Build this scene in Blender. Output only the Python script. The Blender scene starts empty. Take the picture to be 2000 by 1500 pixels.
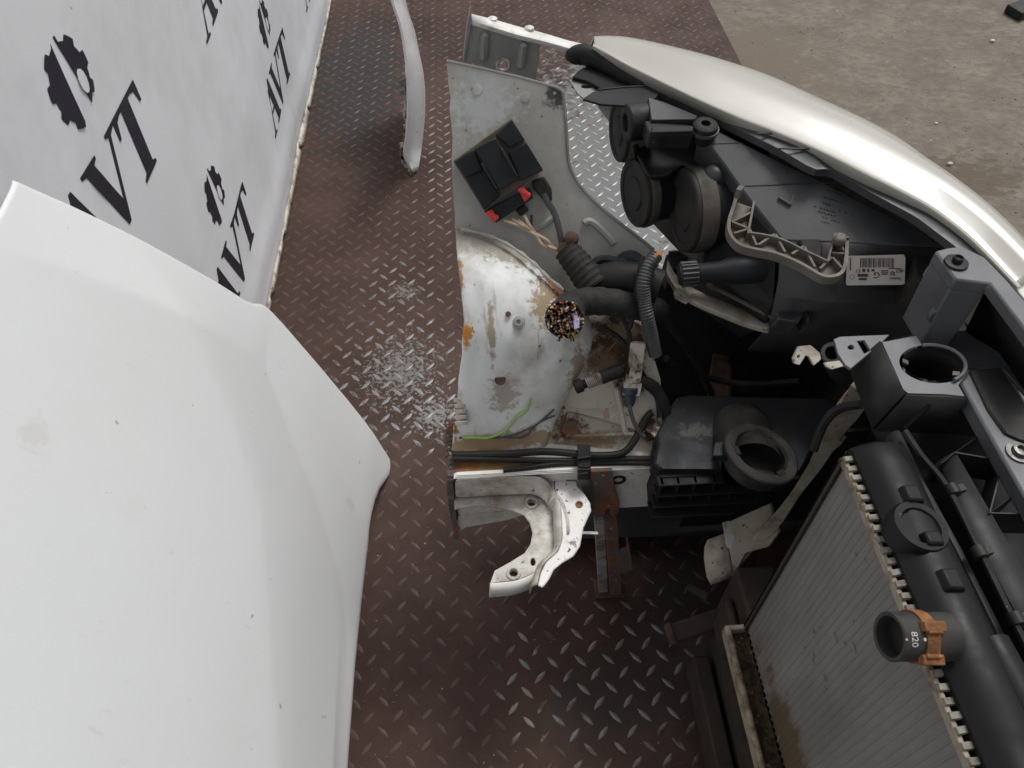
import bpy, bmesh, math, random
from mathutils import Vector, Matrix
from mathutils.geometry import tessellate_polygon
random.seed(4)
R = math.radians
S = bpy.context.scene
COL = S.collection
V = Vector

# ------------------------------------------------------------------ camera
H = 1.3                      # camera height over the steel floor
FPX = 1501.0                 # focal length in photo pixels (2000 wide)
PITCH, YAW = R(50), R(3.57)
cd = bpy.data.cameras.new('camera'); cam = bpy.data.objects.new('camera', cd); COL.objects.link(cam)
cd.sensor_width = 36; cd.lens = 36 * FPX / 2000; cd.clip_start = .02; cd.clip_end = 300
cam.location = (0, 0, H); cam.rotation_euler = (R(90) - PITCH, 0, -YAW)
S.camera = cam

# ------------------------------------------------------------------ world, sun, exposure
SUN_EL, SUN_ROT = R(61), R(38)      # rotation measured from +Y towards +X
w = bpy.data.worlds.new('World'); S.world = w; w.use_nodes = True
wn = w.node_tree.nodes; wl = w.node_tree.links
sky = wn.new('ShaderNodeTexSky'); sky.sky_type = 'NISHITA'; sky.sun_disc = False
sky.sun_elevation = SUN_EL; sky.sun_rotation = SUN_ROT; sky.air_density = 1.0; sky.dust_density = 4.0; sky.ozone_density = 1.0
hs = wn.new('ShaderNodeHueSaturation'); hs.inputs['Saturation'].default_value = .18    # overcast: the blue is hidden by cloud
wl.new(sky.outputs[0], hs.inputs['Color']); wl.new(hs.outputs[0], wn['Background'].inputs[0])
wn['Background'].inputs[1].default_value = .105
sl = bpy.data.lights.new('sun', 'SUN'); sl.energy = 1.5; sl.angle = R(16); sl.color = (1, .985, .96)
so = bpy.data.objects.new('sun', sl); COL.objects.link(so)
sd = V((math.sin(SUN_ROT) * math.cos(SUN_EL), math.cos(SUN_ROT) * math.cos(SUN_EL), math.sin(SUN_EL)))
so.rotation_euler = sd.to_track_quat('Z', 'Y').to_euler(); so.location = sd * 20
S.view_settings.view_transform = 'Standard'; S.view_settings.look = 'None'
S.view_settings.exposure = 0.20; S.view_settings.gamma = 1

# ------------------------------------------------------------------ measuring: photo pixel -> point on a real plane
CO = V((0, 0, H))
FW = V((math.sin(YAW) * math.cos(PITCH), math.cos(YAW) * math.cos(PITCH), -math.sin(PITCH)))
RT = V((math.cos(YAW), -math.sin(YAW), 0)); UP = RT.cross(FW)
def ray(x, y): return FW + RT * ((x - 1000) / FPX) + UP * ((750 - y) / FPX)
def Z(x, y, z): d = ray(x, y); return CO + d * ((z - H) / d.z)
def X(x, y, v): d = ray(x, y); return CO + d * (v / d.x)
def Y(x, y, v): d = ray(x, y); return CO + d * (v / d.y)
def PL(x, y, p, n, off=0):
    d = ray(x, y); n = V(n).normalized(); return CO + d * ((V(p) + n * off - CO).dot(n) / d.dot(n))

# ------------------------------------------------------------------ mesh helpers
def cr(pts, n=6):
    """Catmull-Rom through points (Vectors or floats in tuples)."""
    pts = [V(p) for p in pts]; out = []
    for i in range(len(pts) - 1):
        p0 = pts[max(i - 1, 0)]; p1 = pts[i]; p2 = pts[i + 1]; p3 = pts[min(i + 2, len(pts) - 1)]
        for k in range(n):
            t = k / n
            out.append(.5 * ((2 * p1) + (p2 - p0) * t + (2 * p0 - 5 * p1 + 4 * p2 - p3) * t * t + (3 * p1 - p0 - 3 * p2 + p3) * t ** 3))
    out.append(pts[-1]); return out
def resample(pts, n):
    d = [0]
    for a, b in zip(pts, pts[1:]): d.append(d[-1] + (b - a).length)
    out = []; j = 0
    for k in range(n):
        t = d[-1] * k / (n - 1)
        while j < len(pts) - 2 and d[j + 1] < t: j += 1
        q = (t - d[j]) / max(d[j + 1] - d[j], 1e-9); out.append(pts[j].lerp(pts[j + 1], min(max(q, 0), 1)))
    return out
class MB:
    def __init__(s): s.v = []; s.f = []; s.m = []
    def add(s, vs, fs, mi=0):
        b = len(s.v); s.v += [tuple(p) for p in vs]; s.f += [tuple(b + i for i in f) for f in fs]; s.m += [mi] * len(fs); return s
    def prism(s, poly, vec, holes=(), mi=0):
        vec = V(vec); loops = [[V(p) for p in poly]] + [[V(p) for p in h] for h in holes]
        flat = [p for l in loops for p in l]; n = len(flat)
        ts = tessellate_polygon(loops)
        fs = [tuple(t) for t in ts] + [tuple(n + i for i in reversed(t)) for t in ts]
        o = 0
        for l in loops:
            k = len(l); fs += [(o + i, o + (i + 1) % k, n + o + (i + 1) % k, n + o + i) for i in range(k)]; o += k
        return s.add(flat + [p + vec for p in flat], fs, mi)
    def hexa(s, lo, hi, mi=0):
        """two quads joined"""
        return s.add(list(lo) + list(hi), [(0, 1, 2, 3), (7, 6, 5, 4), (0, 4, 5, 1), (1, 5, 6, 2), (2, 6, 7, 3), (3, 7, 4, 0)], mi)
    def box(s, a, b, mi=0):
        (x0, y0, z0), (x1, y1, z1) = a, b
        return s.hexa([(x0, y0, z0), (x1, y0, z0), (x1, y1, z0), (x0, y1, z0)], [(x0, y0, z1), (x1, y0, z1), (x1, y1, z1), (x0, y1, z1)], mi)
    def bar(s, a, b, w, h, up=(0, 0, 1), mi=0):
        a, b = V(a), V(b); d = (b - a).normalized(); sd_ = d.cross(V(up)).normalized() * w / 2; u = sd_.cross(d).normalized() * h / 2
        return s.hexa([a - sd_ - u, a + sd_ - u, a + sd_ + u, a - sd_ + u], [b - sd_ - u, b + sd_ - u, b + sd_ + u, b - sd_ + u], mi)
    def tube(s, path, r, n=10, caps=True, mi=0):
        path = [V(p) for p in path]; rs = r if isinstance(r, (list, tuple)) else [r] * len(path)
        vs = []; fs = []; nrm = None
        for i, p in enumerate(path):
            t = (path[min(i + 1, len(path) - 1)] - path[max(i - 1, 0)]).normalized()
            if nrm is None: nrm = t.orthogonal().normalized()
            nrm = (nrm - t * nrm.dot(t)).normalized(); bn = t.cross(nrm)
            vs += [p + (nrm * math.cos(2 * math.pi * k / n) + bn * math.sin(2 * math.pi * k / n)) * rs[i] for k in range(n)]
        for i in range(len(path) - 1):
            for k in range(n): fs.append((i * n + k, i * n + (k + 1) % n, (i + 1) * n + (k + 1) % n, (i + 1) * n + k))
        if caps: fs += [tuple(reversed(range(n))), tuple(range((len(path) - 1) * n, len(path) * n))]
        return s.add(vs, fs, mi)
    def lathe(s, o, ax, prof, n=32, close=False, mi=0):
        """prof: (t along axis, radius)"""
        o, ax = V(o), V(ax).normalized(); a = ax.orthogonal().normalized(); b = ax.cross(a); vs = []; fs = []
        for t, r in prof: vs += [o + ax * t + (a * math.cos(2 * math.pi * k / n) + b * math.sin(2 * math.pi * k / n)) * r for k in range(n)]
        m = len(prof)
        for i in range(m if close else m - 1):
            j = (i + 1) % m
            for k in range(n): fs.append((i * n + k, i * n + (k + 1) % n, j * n + (k + 1) % n, j * n + k))
        if not close: fs += [tuple(reversed(range(n))), tuple(range((m - 1) * n, m * n))]
        return s.add(vs, fs, mi)
    def grid(s, rows, mi=0, wrap=False):
        n = len(rows[0]); vs = [p for r in rows for p in r]; fs = []
        for i in range(len(rows) - 1):
            for k in range(n - 1): fs.append((i * n + k, i * n + k + 1, (i + 1) * n + k + 1, (i + 1) * n + k))
        return s.add(vs, fs, mi)
    def build(s, name, mat, parent=None, bevel=0, angle=35, solid=0, sub=0, fix=True, seg=2, off=-1):
        me = bpy.data.meshes.new(name); me.from_pydata(s.v, [], s.f)
        for m_ in (mat if isinstance(mat, (list, tuple)) else [mat]): me.materials.append(m_)
        me.polygons.foreach_set('material_index', s.m)
        if fix:
            bm = bmesh.new(); bm.from_mesh(me); bmesh.ops.recalc_face_normals(bm, faces=bm.faces); bm.to_mesh(me); bm.free()
        me.polygons.foreach_set('use_smooth', [True] * len(me.polygons)); me.set_sharp_from_angle(angle=R(angle))
        o = bpy.data.objects.new(name, me); COL.objects.link(o); attach(o, parent)
        if solid: md = o.modifiers.new('thickness', 'SOLIDIFY'); md.thickness = solid; md.offset = off
        if sub: md = o.modifiers.new('smooth', 'SUBSURF'); md.levels = md.render_levels = sub
        if bevel: md = o.modifiers.new('bevel', 'BEVEL'); md.width = bevel; md.segments = seg; md.limit_method = 'ANGLE'; md.angle_limit = R(40); md.harden_normals = False
        return o
def attach(o, parent):
    if parent is not None:
        o.parent = parent
        o.matrix_parent_inverse = Matrix.Translation(WP(parent)).inverted()
def WP(o):
    p = V(o.location)
    return p if o.type == 'EMPTY' else V((0, 0, 0))
def empty(name, loc):
    o = bpy.data.objects.new(name, None); COL.objects.link(o); o.location = loc; o.empty_display_size = .05; return o
def tag(o, label=None, cat=None, group=None, kind=None):
    for k, v_ in (('label', label), ('category', cat), ('group', group), ('kind', kind)):
        if v_: o[k] = v_
    return o
def circ(c, u, v_, r, n=20, r2=None):
    c, u, v_ = V(c), V(u).normalized(), V(v_).normalized(); r2 = r2 or r
    return [c + u * (r * math.cos(2 * math.pi * k / n)) + v_ * (r2 * math.sin(2 * math.pi * k / n)) for k in range(n)]
def text_mesh(body, size, frame, name, mat, parent, depth=.0004, align='CENTER'):
    """lettering as mesh; frame = Matrix (local x along the line, y up, z out)"""
    cu = bpy.data.curves.new(name, 'FONT'); cu.body = body; cu.size = size; cu.extrude = depth; cu.align_x = align; cu.align_y = 'CENTER'; cu.resolution_u = 3
    t = bpy.data.objects.new(name, cu); COL.objects.link(t)
    dg = bpy.context.evaluated_depsgraph_get(); me = bpy.data.meshes.new_from_object(t.evaluated_get(dg))
    bpy.data.objects.remove(t); me.transform(frame); me.name = name
    me.materials.clear(); me.materials.append(mat)
    o = bpy.data.objects.new(name, me); COL.objects.link(o); attach(o, parent); return o
def frame(o, x, z):
    x = V(x).normalized(); z = V(z).normalized(); y = z.cross(x).normalized(); x = y.cross(z)
    m = Matrix((x, y, z)).transposed().to_4x4(); m.translation = V(o); return m

# ------------------------------------------------------------------ materials
def mat(name, col, rough=.5, metal=0., var=.12, vs=7., dirt=None, damt=.5, dscale=9., dsoft=.25, bump=.0, bs=60., blobs=(), specks=None, coat=0., ior=1.5, rvar=.12, stretch=(1, 1, 1), trans=0., streak=None):
    """grimy surface: base colour with value noise, a dirt layer, local stains and patches (blobs: centre, radius, colour, roughness, metal) and fine specks"""
    m = bpy.data.materials.new(name); m.use_nodes = True; nt = m.node_tree; N = nt.nodes; L = nt.links
    b = N['Principled BSDF']
    geo = N.new('ShaderNodeNewGeometry')
    st = N.new('ShaderNodeVectorMath'); st.operation = 'MULTIPLY'; st.inputs[1].default_value = stretch; L.new(geo.outputs['Position'], st.inputs[0]); pos = st.outputs[0]
    def noise(sc, det=5, rg=.6, dist=0):
        n = N.new('ShaderNodeTexNoise'); n.inputs['Scale'].default_value = sc; n.inputs['Detail'].default_value = det; n.inputs['Roughness'].default_value = rg; n.inputs['Distortion'].default_value = dist
        L.new(pos, n.inputs['Vector']); return n.outputs[0]
    def mrange(s_, a, b_, c=0, d=1):
        n = N.new('ShaderNodeMapRange'); n.inputs[1].default_value = a; n.inputs[2].default_value = b_; n.inputs[3].default_value = c; n.inputs[4].default_value = d; L.new(s_, n.inputs[0]); return n.outputs[0]
    def mix(fac, a, b_, typ='RGBA'):
        n = N.new('ShaderNodeMix'); n.data_type = typ
        ii = {'RGBA': (6, 7, 2), 'FLOAT': (2, 3, 0)}[typ]
        if hasattr(fac, 'links'): L.new(fac, n.inputs[0])
        else: n.inputs[0].default_value = fac
        for k, q in ((ii[0], a), (ii[1], b_)):
            if hasattr(q, 'links'): L.new(q, n.inputs[k])
            else: n.inputs[k].default_value = (tuple(q) + (1,))[:4] if typ == 'RGBA' else q
        return n.outputs[ii[2]]
    n1 = noise(vs)
    c = mix(mrange(n1, .3, .7), [max(0, k * (1 - var)) for k in col], [min(1, k * (1 + var)) for k in col])
    ro = mrange(noise(vs * 2.3), .3, .7, max(.02, rough - rvar), min(1, rough + rvar)); me_ = metal
    if dirt is not None:
        dn = noise(dscale, 9, .68)
        df = mrange(dn, 1 - damt - dsoft * .5, 1 - damt + dsoft * .5)
        c = mix(df, c, dirt); ro = mix(df, ro, min(1, rough + .3), 'FLOAT')
    if streak is not None:      # (colour, scale vector, threshold, strength): thin scuffs or runs along one direction
        sv = N.new('ShaderNodeVectorMath'); sv.operation = 'MULTIPLY'; sv.inputs[1].default_value = streak[1]; L.new(geo.outputs['Position'], sv.inputs[0])
        sn_ = N.new('ShaderNodeTexNoise'); sn_.inputs['Scale'].default_value = 1; sn_.inputs['Detail'].default_value = 4; sn_.inputs['Roughness'].default_value = .6; sn_.inputs['Distortion'].default_value = .4; L.new(sv.outputs[0], sn_.inputs['Vector'])
        c = mix(mrange(sn_.outputs[0], streak[2], streak[2] + .10, 0, streak[3]), c, streak[0])
    if specks is not None:
        sn = noise(specks[1], 2, .5); sf = mrange(sn, specks[2], specks[2] + .03)
        c = mix(sf, c, specks[0])
    bn = noise(28, 6, .65); bn2 = noise(110, 5, .7) if any((max(q[1]) if isinstance(q[1], (tuple, list)) else q[1]) < .2 for q in blobs) else bn
    for (ce, rad, bc, br, bmt) in blobs:
        sub = N.new('ShaderNodeVectorMath'); sub.operation = 'SUBTRACT'; L.new(geo.outputs['Position'], sub.inputs[0]); sub.inputs[1].default_value = ce
        dv = N.new('ShaderNodeVectorMath'); dv.operation = 'DIVIDE'; L.new(sub.outputs[0], dv.inputs[0]); dv.inputs[1].default_value = rad if isinstance(rad, (tuple, list)) else (rad,) * 3
        ln = N.new('ShaderNodeVectorMath'); ln.operation = 'LENGTH'; L.new(dv.outputs[0], ln.inputs[0])
        ad = N.new('ShaderNodeMath'); ad.operation = 'MULTIPLY_ADD'; flake = bmt and name == 'floor_paint' and max(rad) < .2; small = (max(rad) if isinstance(rad, (tuple, list)) else rad) < .052 or flake; L.new(bn2 if small else bn, ad.inputs[0]); ad.inputs[1].default_value = 5.2 if flake else 3.0; L.new(ln.outputs['Value'], ad.inputs[2])
        f = mrange(ad.outputs[0], 3.05, 2.85) if flake else mrange(ad.outputs[0], 2.6, 2.1)
        c = mix(f, c, bc); ro = mix(f, ro, br, 'FLOAT')
        if bmt or hasattr(me_, 'links'): me_ = mix(f, me_, bmt, 'FLOAT')
    L.new(c, b.inputs['Base Color']); L.new(ro, b.inputs['Roughness'])
    if hasattr(me_, 'links'): L.new(me_, b.inputs['Metallic'])
    else: b.inputs['Metallic'].default_value = me_
    b.inputs['IOR'].default_value = ior; b.inputs['Coat Weight'].default_value = coat; b.inputs['Coat Roughness'].default_value = .05
    if trans: b.inputs['Transmission Weight'].default_value = trans
    if bump:
        bp = N.new('ShaderNodeBump'); bp.inputs['Strength'].default_value = bump; bp.inputs['Distance'].default_value = .004
        L.new(noise(bs, 6, .65), bp.inputs['Height']); L.new(bp.outputs[0], b.inputs['Normal'])
    return m
RUST = (.16, .062, .024); RUSTD = (.055, .030, .018); DIRT = (.20, .155, .105)
def fl(x, y): return tuple(Z(x, y, 0))
STEEL = (.36, .36, .355)
floor_blobs = [(fl(785, 725), (.12, .15, .1), (.15, .145, .138), .5, .2), (fl(850, 810), (.08, .08, .1), (.18, .175, .168), .48, .25), (fl(790, 570), (.05, .05, .1), (.13, .125, .12), .5, .2),
               (fl(1190, 330), (.26, .62, .2), (.15, .15, .148), .45, .4), (fl(1235, 470), (.16, .4, .2), (.14, .14, .14), .45, .4),
               (fl(1180, 1360), (.10, .07, .1), (.040, .030, .026), .45, 0), (fl(1380, 1180), (.15, .27, .1), (.032, .026, .024), .42, 0),
               (fl(1290, 1310), (.08, .10, .1), (.040, .031, .027), .45, 0), (fl(700, 150), (.16, .45, .1), (.030, .028, .028), .55, 0)]  # last patch: shadow beside the standing wing, painted into the floor colour
M = {}
M['floor'] = mat('floor_paint', (.068, .0365, .0275), .5, 0, .25, 3.2, (.036, .0215, .017), .45, 2.4, .3, .25, 180, floor_blobs, ((.22, .2, .18), 95, .735), rvar=.1, ior=1.28, streak=((.10, .085, .075), (9, 60, 1), .68, .5))
M['lug'] = mat('lug_worn_paint', (.066, .037, .028), .45, 0, .25, 9, (.155, .143, .132), .28, 22, .16, .15, 220,
               [(fl(775, 725), (.15, .22, .1), (.19, .183, .176), .46, .35), (fl(840, 800), (.10, .10, .1), (.22, .214, .208), .46, .35), (fl(1190, 330), (.27, .64, .2), (.27, .27, .266), .42, .55), (fl(1235, 470), (.17, .42, .2), (.27, .27, .266), .42, .55),
                (fl(1220, 1330), (.15, .15, .1), (.19, .185, .18), .46, .3), (fl(1020, 1330), (.04, .10, .1), (.20, .19, .18), .45, .3), (fl(860, 300), (.05, .35, .1), (.16, .15, .14), .48, .2), (fl(780, 560), (.09, .12, .1), (.16, .15, .14), .48, .2)], rvar=.1, ior=1.4)
M['concrete'] = mat('concrete', (.205, .178, .142), .9, 0, .35, 45, (.130, .110, .086), .50, 6, .45, .8, 110, [(fl(1850, 340), (.22, .12, .1), (.115, .088, .062), .9, 0), (fl(1500, 120), (.2, .35, .1), (.15, .12, .09), .9, 0)],
                      ((.34, .30, .25), 62, .725), stretch=(.8, 1.15, 1), streak=((.085, .07, .055), (40, 70, 1), .64, .7))
M['banner'] = mat('banner_vinyl', (.85, .865, .89), .42, 0, .015, 2, (.50, .51, .52), .3, 3, .5, .02, 20, [], ((.4, .4, .42), 60, .78))
M['ink'] = mat('printed_ink', (.016, .016, .026), .45, 0, .05)
M['trim'] = mat('yellowed_edge', (.56, .53, .45), .6, 0, .2, 20, (.20, .14, .08), .44, 30, .2, .3, 80)
M['white'] = mat('white_paint', (.76, .765, .755), .26, 0, .012, 3, (.70, .695, .665), .36, 4, .6, .0, 60, [(fl(700, 900), .001, (0, 0, 0), .5, 0)], ((.35, .33, .3), 42, .785), coat=.35, rvar=.05)
M['fender'] = mat('fender_paint', (.82, .83, .835), .25, 0, .03, 6, None, coat=.4, specks=((.30, .16, .09), 40, .74))
M['rustpaint'] = mat('chipped_edge', (.55, .52, .48), .6, 0, .3, 40, (.17, .08, .05), .5, 45, .15, .4, 90)
def pz(x, y, z): return tuple(Z(x, y, z))
M['arch'] = mat('arch_white', (.66, .672, .66), .62, 0, .06, 9, (.32, .285, .235), .385, 11, .30, .10, 45,
    [(pz(911, 655, .583), (.009, .010, .03), (.50, .22, .03), .8, 0), (pz(896, 545, .63), (.006, .03, .03), (.30, .17, .08), .8, 0), (pz(1085, 570, .60), (.034, .03, .04), (.16, .075, .03), .8, 0), (pz(1060, 600, .60), (.02, .03, .03), (.36, .27, .17), .8, 0), (pz(1130, 720, .52), (.015, .05, .04), (.30, .24, .17), .8, 0), (pz(1060, 850, .44), (.05, .010, .03), (.33, .25, .16), .8, 0), (pz(950, 870, .425), (.07, .008, .03), (.34, .24, .14), .8, 0),
     (pz(960, 650, .59), (.005, .045, .05), (.35, .29, .22), .7, 0), (pz(985, 772, .50), (.022, .014, .04), (.37, .34, .30), .7, 0), (pz(1110, 840, .44), (.02, .02, .03), RUST, .85, 0),
     (pz(885, 800, .47), (.006, .05, .05), (.25, .11, .04), .85, 0), (pz(945, 460, .645), (.10, .035, .03), (.33, .305, .26), .7, 0), (pz(1010, 500, .63), (.05, .025, .03), (.30, .27, .22), .7, 0)],
    ((.12, .09, .06), 85, .715), streak=((.30, .25, .19), (60, 14, 14), .60, .7))
M['apron'] = mat('apron_grey', (.42, .415, .39), .42, 0, .10, 7, (.20, .19, .165), .42, 6, .4, .06, 50, [(pz(940, 200, .79), (.05, .035, .05), (.44, .45, .44), .3, 0), (pz(1085, 180, .79), (.015, .012, .03), (.06, .055, .05), .7, 0)], ((.07, .06, .05), 110, .725), rvar=.1)
M['cream'] = mat('dirty_cream', (.47, .43, .36), .55, 0, .10, 12, (.24, .175, .105), .37, 12, .25, .15, 60,
    [(pz(1110, 835, .44), (.028, .02, .03), (.12, .05, .028), .85, 0), (pz(1208, 660, .535), (.048, .05, .07), RUSTD, .9, 0), (pz(1185, 705, .512), (.022, .02, .04), (.15, .10, .055), .9, 0), (pz(1222, 640, .54), (.02, .02, .04), (.20, .15, .09), .9, 0), (pz(1150, 860, .43), (.05, .012, .03), (.28, .19, .11), .85, 0), (pz(1230, 720, .5), (.02, .04, .04), RUSTD, .9, 0),
     (pz(1270, 840, .44), (.015, .015, .03), RUSTD, .9, 0)], ((.10, .055, .03), 120, .69))
M['rail'] = mat('rail_white', (.54, .535, .50), .5, 0, .08, 10, (.28, .23, .17), .37, 14, .25, .15, 60,
    [(pz(920, 910, .42), (.085, .03, .05), (.24, .10, .025), .9, 0), (pz(885, 905, .42), (.02, .03, .06), RUST, .9, 0), (pz(990, 912, .42), (.05, .012, .03), (.26, .16, .07), .85, 0), (pz(880, 960, .38), (.010, .04, .12), RUST, .9, 0)],
    ((.10, .055, .03), 100, .71))
M['bracket'] = mat('bracket_white', (.54, .525, .49), .4, 0, .10, 14, (.235, .195, .14), .475, 20, .22, .12, 70, [(pz(1040, 985, .36), (.03, .02, .02), (.36, .32, .26), .7, 0)], ((.10, .07, .04), 130, .70))
M['bracket2'] = mat('bracket_flaked', (.66, .65, .625), .4, 0, .05, 14, (.24, .23, .22), .37, 38, .05, .2, 90, [], ((.06, .05, .05), 160, .66))
M['rust'] = mat('rusty_steel', (.16, .065, .032), .85, 0, .45, 30, (.085, .08, .075), .5, 34, .12, .5, 120, [], ((.33, .30, .27), 90, .68))
M['rust2'] = mat('rusty_clamp', (.24, .105, .038), .75, .2, .4, 60, (.13, .05, .02), .42, 90, .2, .4, 200)
M['rustpipe'] = mat('corroded_tube', (.075, .042, .028), .8, 0, .5, 30, (.12, .055, .03), .4, 28, .2, .4, 120)
M['black'] = mat('black_plastic', (.011, .012, .0135), .48, 0, .25, 12, (.055, .050, .043), .34, 16, .35, .08, 300, [], ((.16, .15, .14), 140, .76), ior=1.33)
M['blackd'] = mat('deep_black_plastic', (.010, .010, .011), .55, 0, .2, 12, (.022, .020, .018), .40, 9, .35, ior=1.33)
M['housing'] = mat('headlight_housing', (.034, .036, .040), .45, 0, .12, 9, (.085, .083, .079), .37, 15, .4, .05, 350, [], ((.15, .15, .15), 190, .78), rvar=.08)
M['capm'] = mat('bulb_cap_rubber', (.026, .0255, .0245), .62, 0, .15, 20, (.045, .043, .039), .44, 22, .3, .05, 300, ior=1.33)
M['worn'] = mat('dusty_rim', (.10, .085, .066), .7, 0, .3, 25, (.05, .045, .04), .45, 20, .3)
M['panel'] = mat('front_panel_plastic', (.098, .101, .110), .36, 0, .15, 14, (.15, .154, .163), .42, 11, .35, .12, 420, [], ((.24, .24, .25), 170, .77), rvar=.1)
M['paneld'] = mat('shaded_panel_plastic', (.020, .020, .020), .48, 0, .2, 14, (.036, .033, .028), .38, 11, .35, .08, 420, [], ((.13, .12, .11), 170, .77), ior=1.33)  # darker copy of the panel plastic; shade of slopes and sides painted in
M['duct'] = mat('air_duct_plastic', (.014, .017, .022), .48, 0, .3, 10, (.034, .030, .025), .40, 14, .3, .1, 300, [(pz(1360, 845, .46), (.03, .012, .03), (.10, .098, .09), .7, 0)], ((.13, .12, .11), 150, .75), ior=1.33)
M['truss'] = mat('dusty_brown_plastic', (.125, .112, .096), .6, 0, .15, 20, (.10, .083, .062), .45, 25, .3)
M['rubber'] = mat('black_rubber', (.013, .0125, .012), .55, 0, .2, 30, (.032, .028, .023), .40, 20, .3, ior=1.33)
M['lens'] = mat('yellowed_lens', (.44, .425, .375), .17, .0, .12, 5, (.35, .342, .31), .45, 4, .5, .0, coat=.5, ior=1.52, rvar=.03, stretch=(.6, .6, 3))
M['lensrim'] = mat('lens_rim', (.66, .63, .56), .22, 0, .05, 8, coat=.6)
M['lip'] = mat('bracket_lip_white', (.66, .65, .61), .4, 0, .04, 12, (.33, .27, .19), .36, 30, .2)
M['green'] = mat('bracket_greygreen', (.25, .25, .235), .45, 0, .1, 12, (.15, .14, .115), .42, 10, .3)
M['module'] = mat('module_black', (.012, .014, .017), .38, 0, .2, 20, (.028, .028, .027), .42, 20, .3, specks=((.12, .11, .1), 160, .75), ior=1.33)
M['dust'] = mat('dust_caked', (.105, .085, .058), .9, 0, .25, 40, (.09, .08, .06), .45, 60, .2)
M['red'] = mat('red_plastic', (.62, .045, .045), .45, 0, .1, 60, (.34, .03, .03), .36, 120, .2)
M['beige'] = mat('beige_wire', (.48, .38, .27), .5, 0, .12, 40, (.25, .18, .11), .4, 40, .3)
M['gwire'] = mat('green_wire', (.26, .40, .10), .45, 0, .1, 30)
M['cgrey'] = mat('corrugated_grey', (.050, .053, .056), .5, 0, .2, 30, (.10, .09, .08), .38, 30, .3)
M['tape'] = mat('harness_tape', (.013, .012, .010), .75, 0, .3, 40, (.024, .020, .015), .36, 40, .3, .4, 200)
M['core'] = mat('radiator_fins', (.215, .21, .198), .62, .1, .18, 6, (.135, .128, .115), .45, 9, .4, .25, 300, [(pz(1545, 1480, .3), (.05, .12, .05), (.10, .072, .04), .9, 0)], ((.36, .35, .33), 75, .765), stretch=(1, 1, .35))
M['tank'] = mat('tank_black', (.005, .0055, .0055), .48, 0, .2, 12, (.012, .012, .011), .38, 10, .35, specks=((.1, .1, .1), 150, .77), ior=1.33)
M['crimp'] = mat('crimp_alloy', (.235, .215, .18), .65, 0, .25, 60, (.12, .10, .075), .42, 70, .2)
M['seal'] = mat('lower_tank_flange', (.33, .28, .215), .65, .1, .15, 30, (.12, .075, .035), .46, 34, .2, .4, 120)
M['crud'] = mat('dirt_trough', (.085, .056, .028), .95, 0, .5, 70, (.028, .02, .012), .5, 90, .15, 1.0, 180, [], ((.2, .15, .09), 150, .66))
M['brown'] = mat('brown_member', (.040, .030, .023), .7, 0, .35, 12, (.02, .017, .014), .45, 12, .3, .2, 100)
M['strut'] = mat('torn_white_sheet', (.46, .43, .37), .5, 0, .1, 16, (.16, .115, .065), .43, 15, .25, .2, 70, [], ((.08, .05, .03), 130, .68))
M['hose'] = mat('hose_rubber', (.034, .033, .031), .55, 0, .2, 30, (.060, .055, .048), .40, 40, .3, ior=1.36)
M['ring'] = mat('dusty_ring_plastic', (.020, .019, .018), .5, 0, .3, 16, (.060, .050, .038), .40, 26, .3, .15, 200, ior=1.35)
M['label'] = mat('label_paper', (.60, .56, .52), .45, 0, .03, 20, (.52, .47, .42), .4, 12, .5)
M['labelink'] = mat('label_ink', (.055, .05, .05), .5, 0, .1)
M['mark'] = mat('moulded_mark', (.034, .036, .040), .5, 0, .1)
M['chalk'] = mat('white_stamp', (.5, .5, .48), .6, 0, .1)
M['steelb'] = mat('screw_steel', (.16, .155, .15), .4, .7, .3, 60, (.07, .055, .04), .4, 60, .3)
M['legpale'] = mat('galvanised_leg', (.33, .325, .32), .5, .2, .2, 25, (.10, .07, .05), .42, 26, .2, .2, 90)
M['blue'] = mat('blue_plug', (.030, .036, .062), .5, 0, .3, 60, (.06, .05, .04), .4, 60, .3)
M['stone'] = mat('pale_stone', (.55, .52, .47), .8, 0, .2, 40)
WIRES = [mat('strand_' + n, c, .45) for n, c in (('tan', (.36, .22, .12)), ('cream', (.50, .42, .31)), ('dark', (.02, .018, .017)), ('violet', (.17, .16, .30)), ('orange', (.42, .16, .05)), ('green', (.16, .22, .07)), ('maroon', (.17, .04, .035)))]

# ================================================================== SETTING
b = MB(); PE = .933
b.add([(-.9, -1.2, 0), (PE, -1.2, 0), (PE, 6, 0), (-.9, 6, 0), (-.9, -1.2, -.011), (PE, -1.2, -.011), (PE, 6, -.011), (-.9, 6, -.011)], [(0, 1, 2, 3), (1, 5, 6, 2), (0, 4, 5, 1), (2, 6, 7, 3), (3, 7, 4, 0)])
floor = tag(b.build('steel_floor', M['floor'], fix=False), kind='structure')
b = MB(); b.add([(-40, -40, -.012), (40, -40, -.012), (40, 60, -.012), (-40, 60, -.012)], [(0, 1, 2, 3)])
tag(b.build('concrete_ground', M['concrete'], fix=False), kind='structure')
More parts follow.
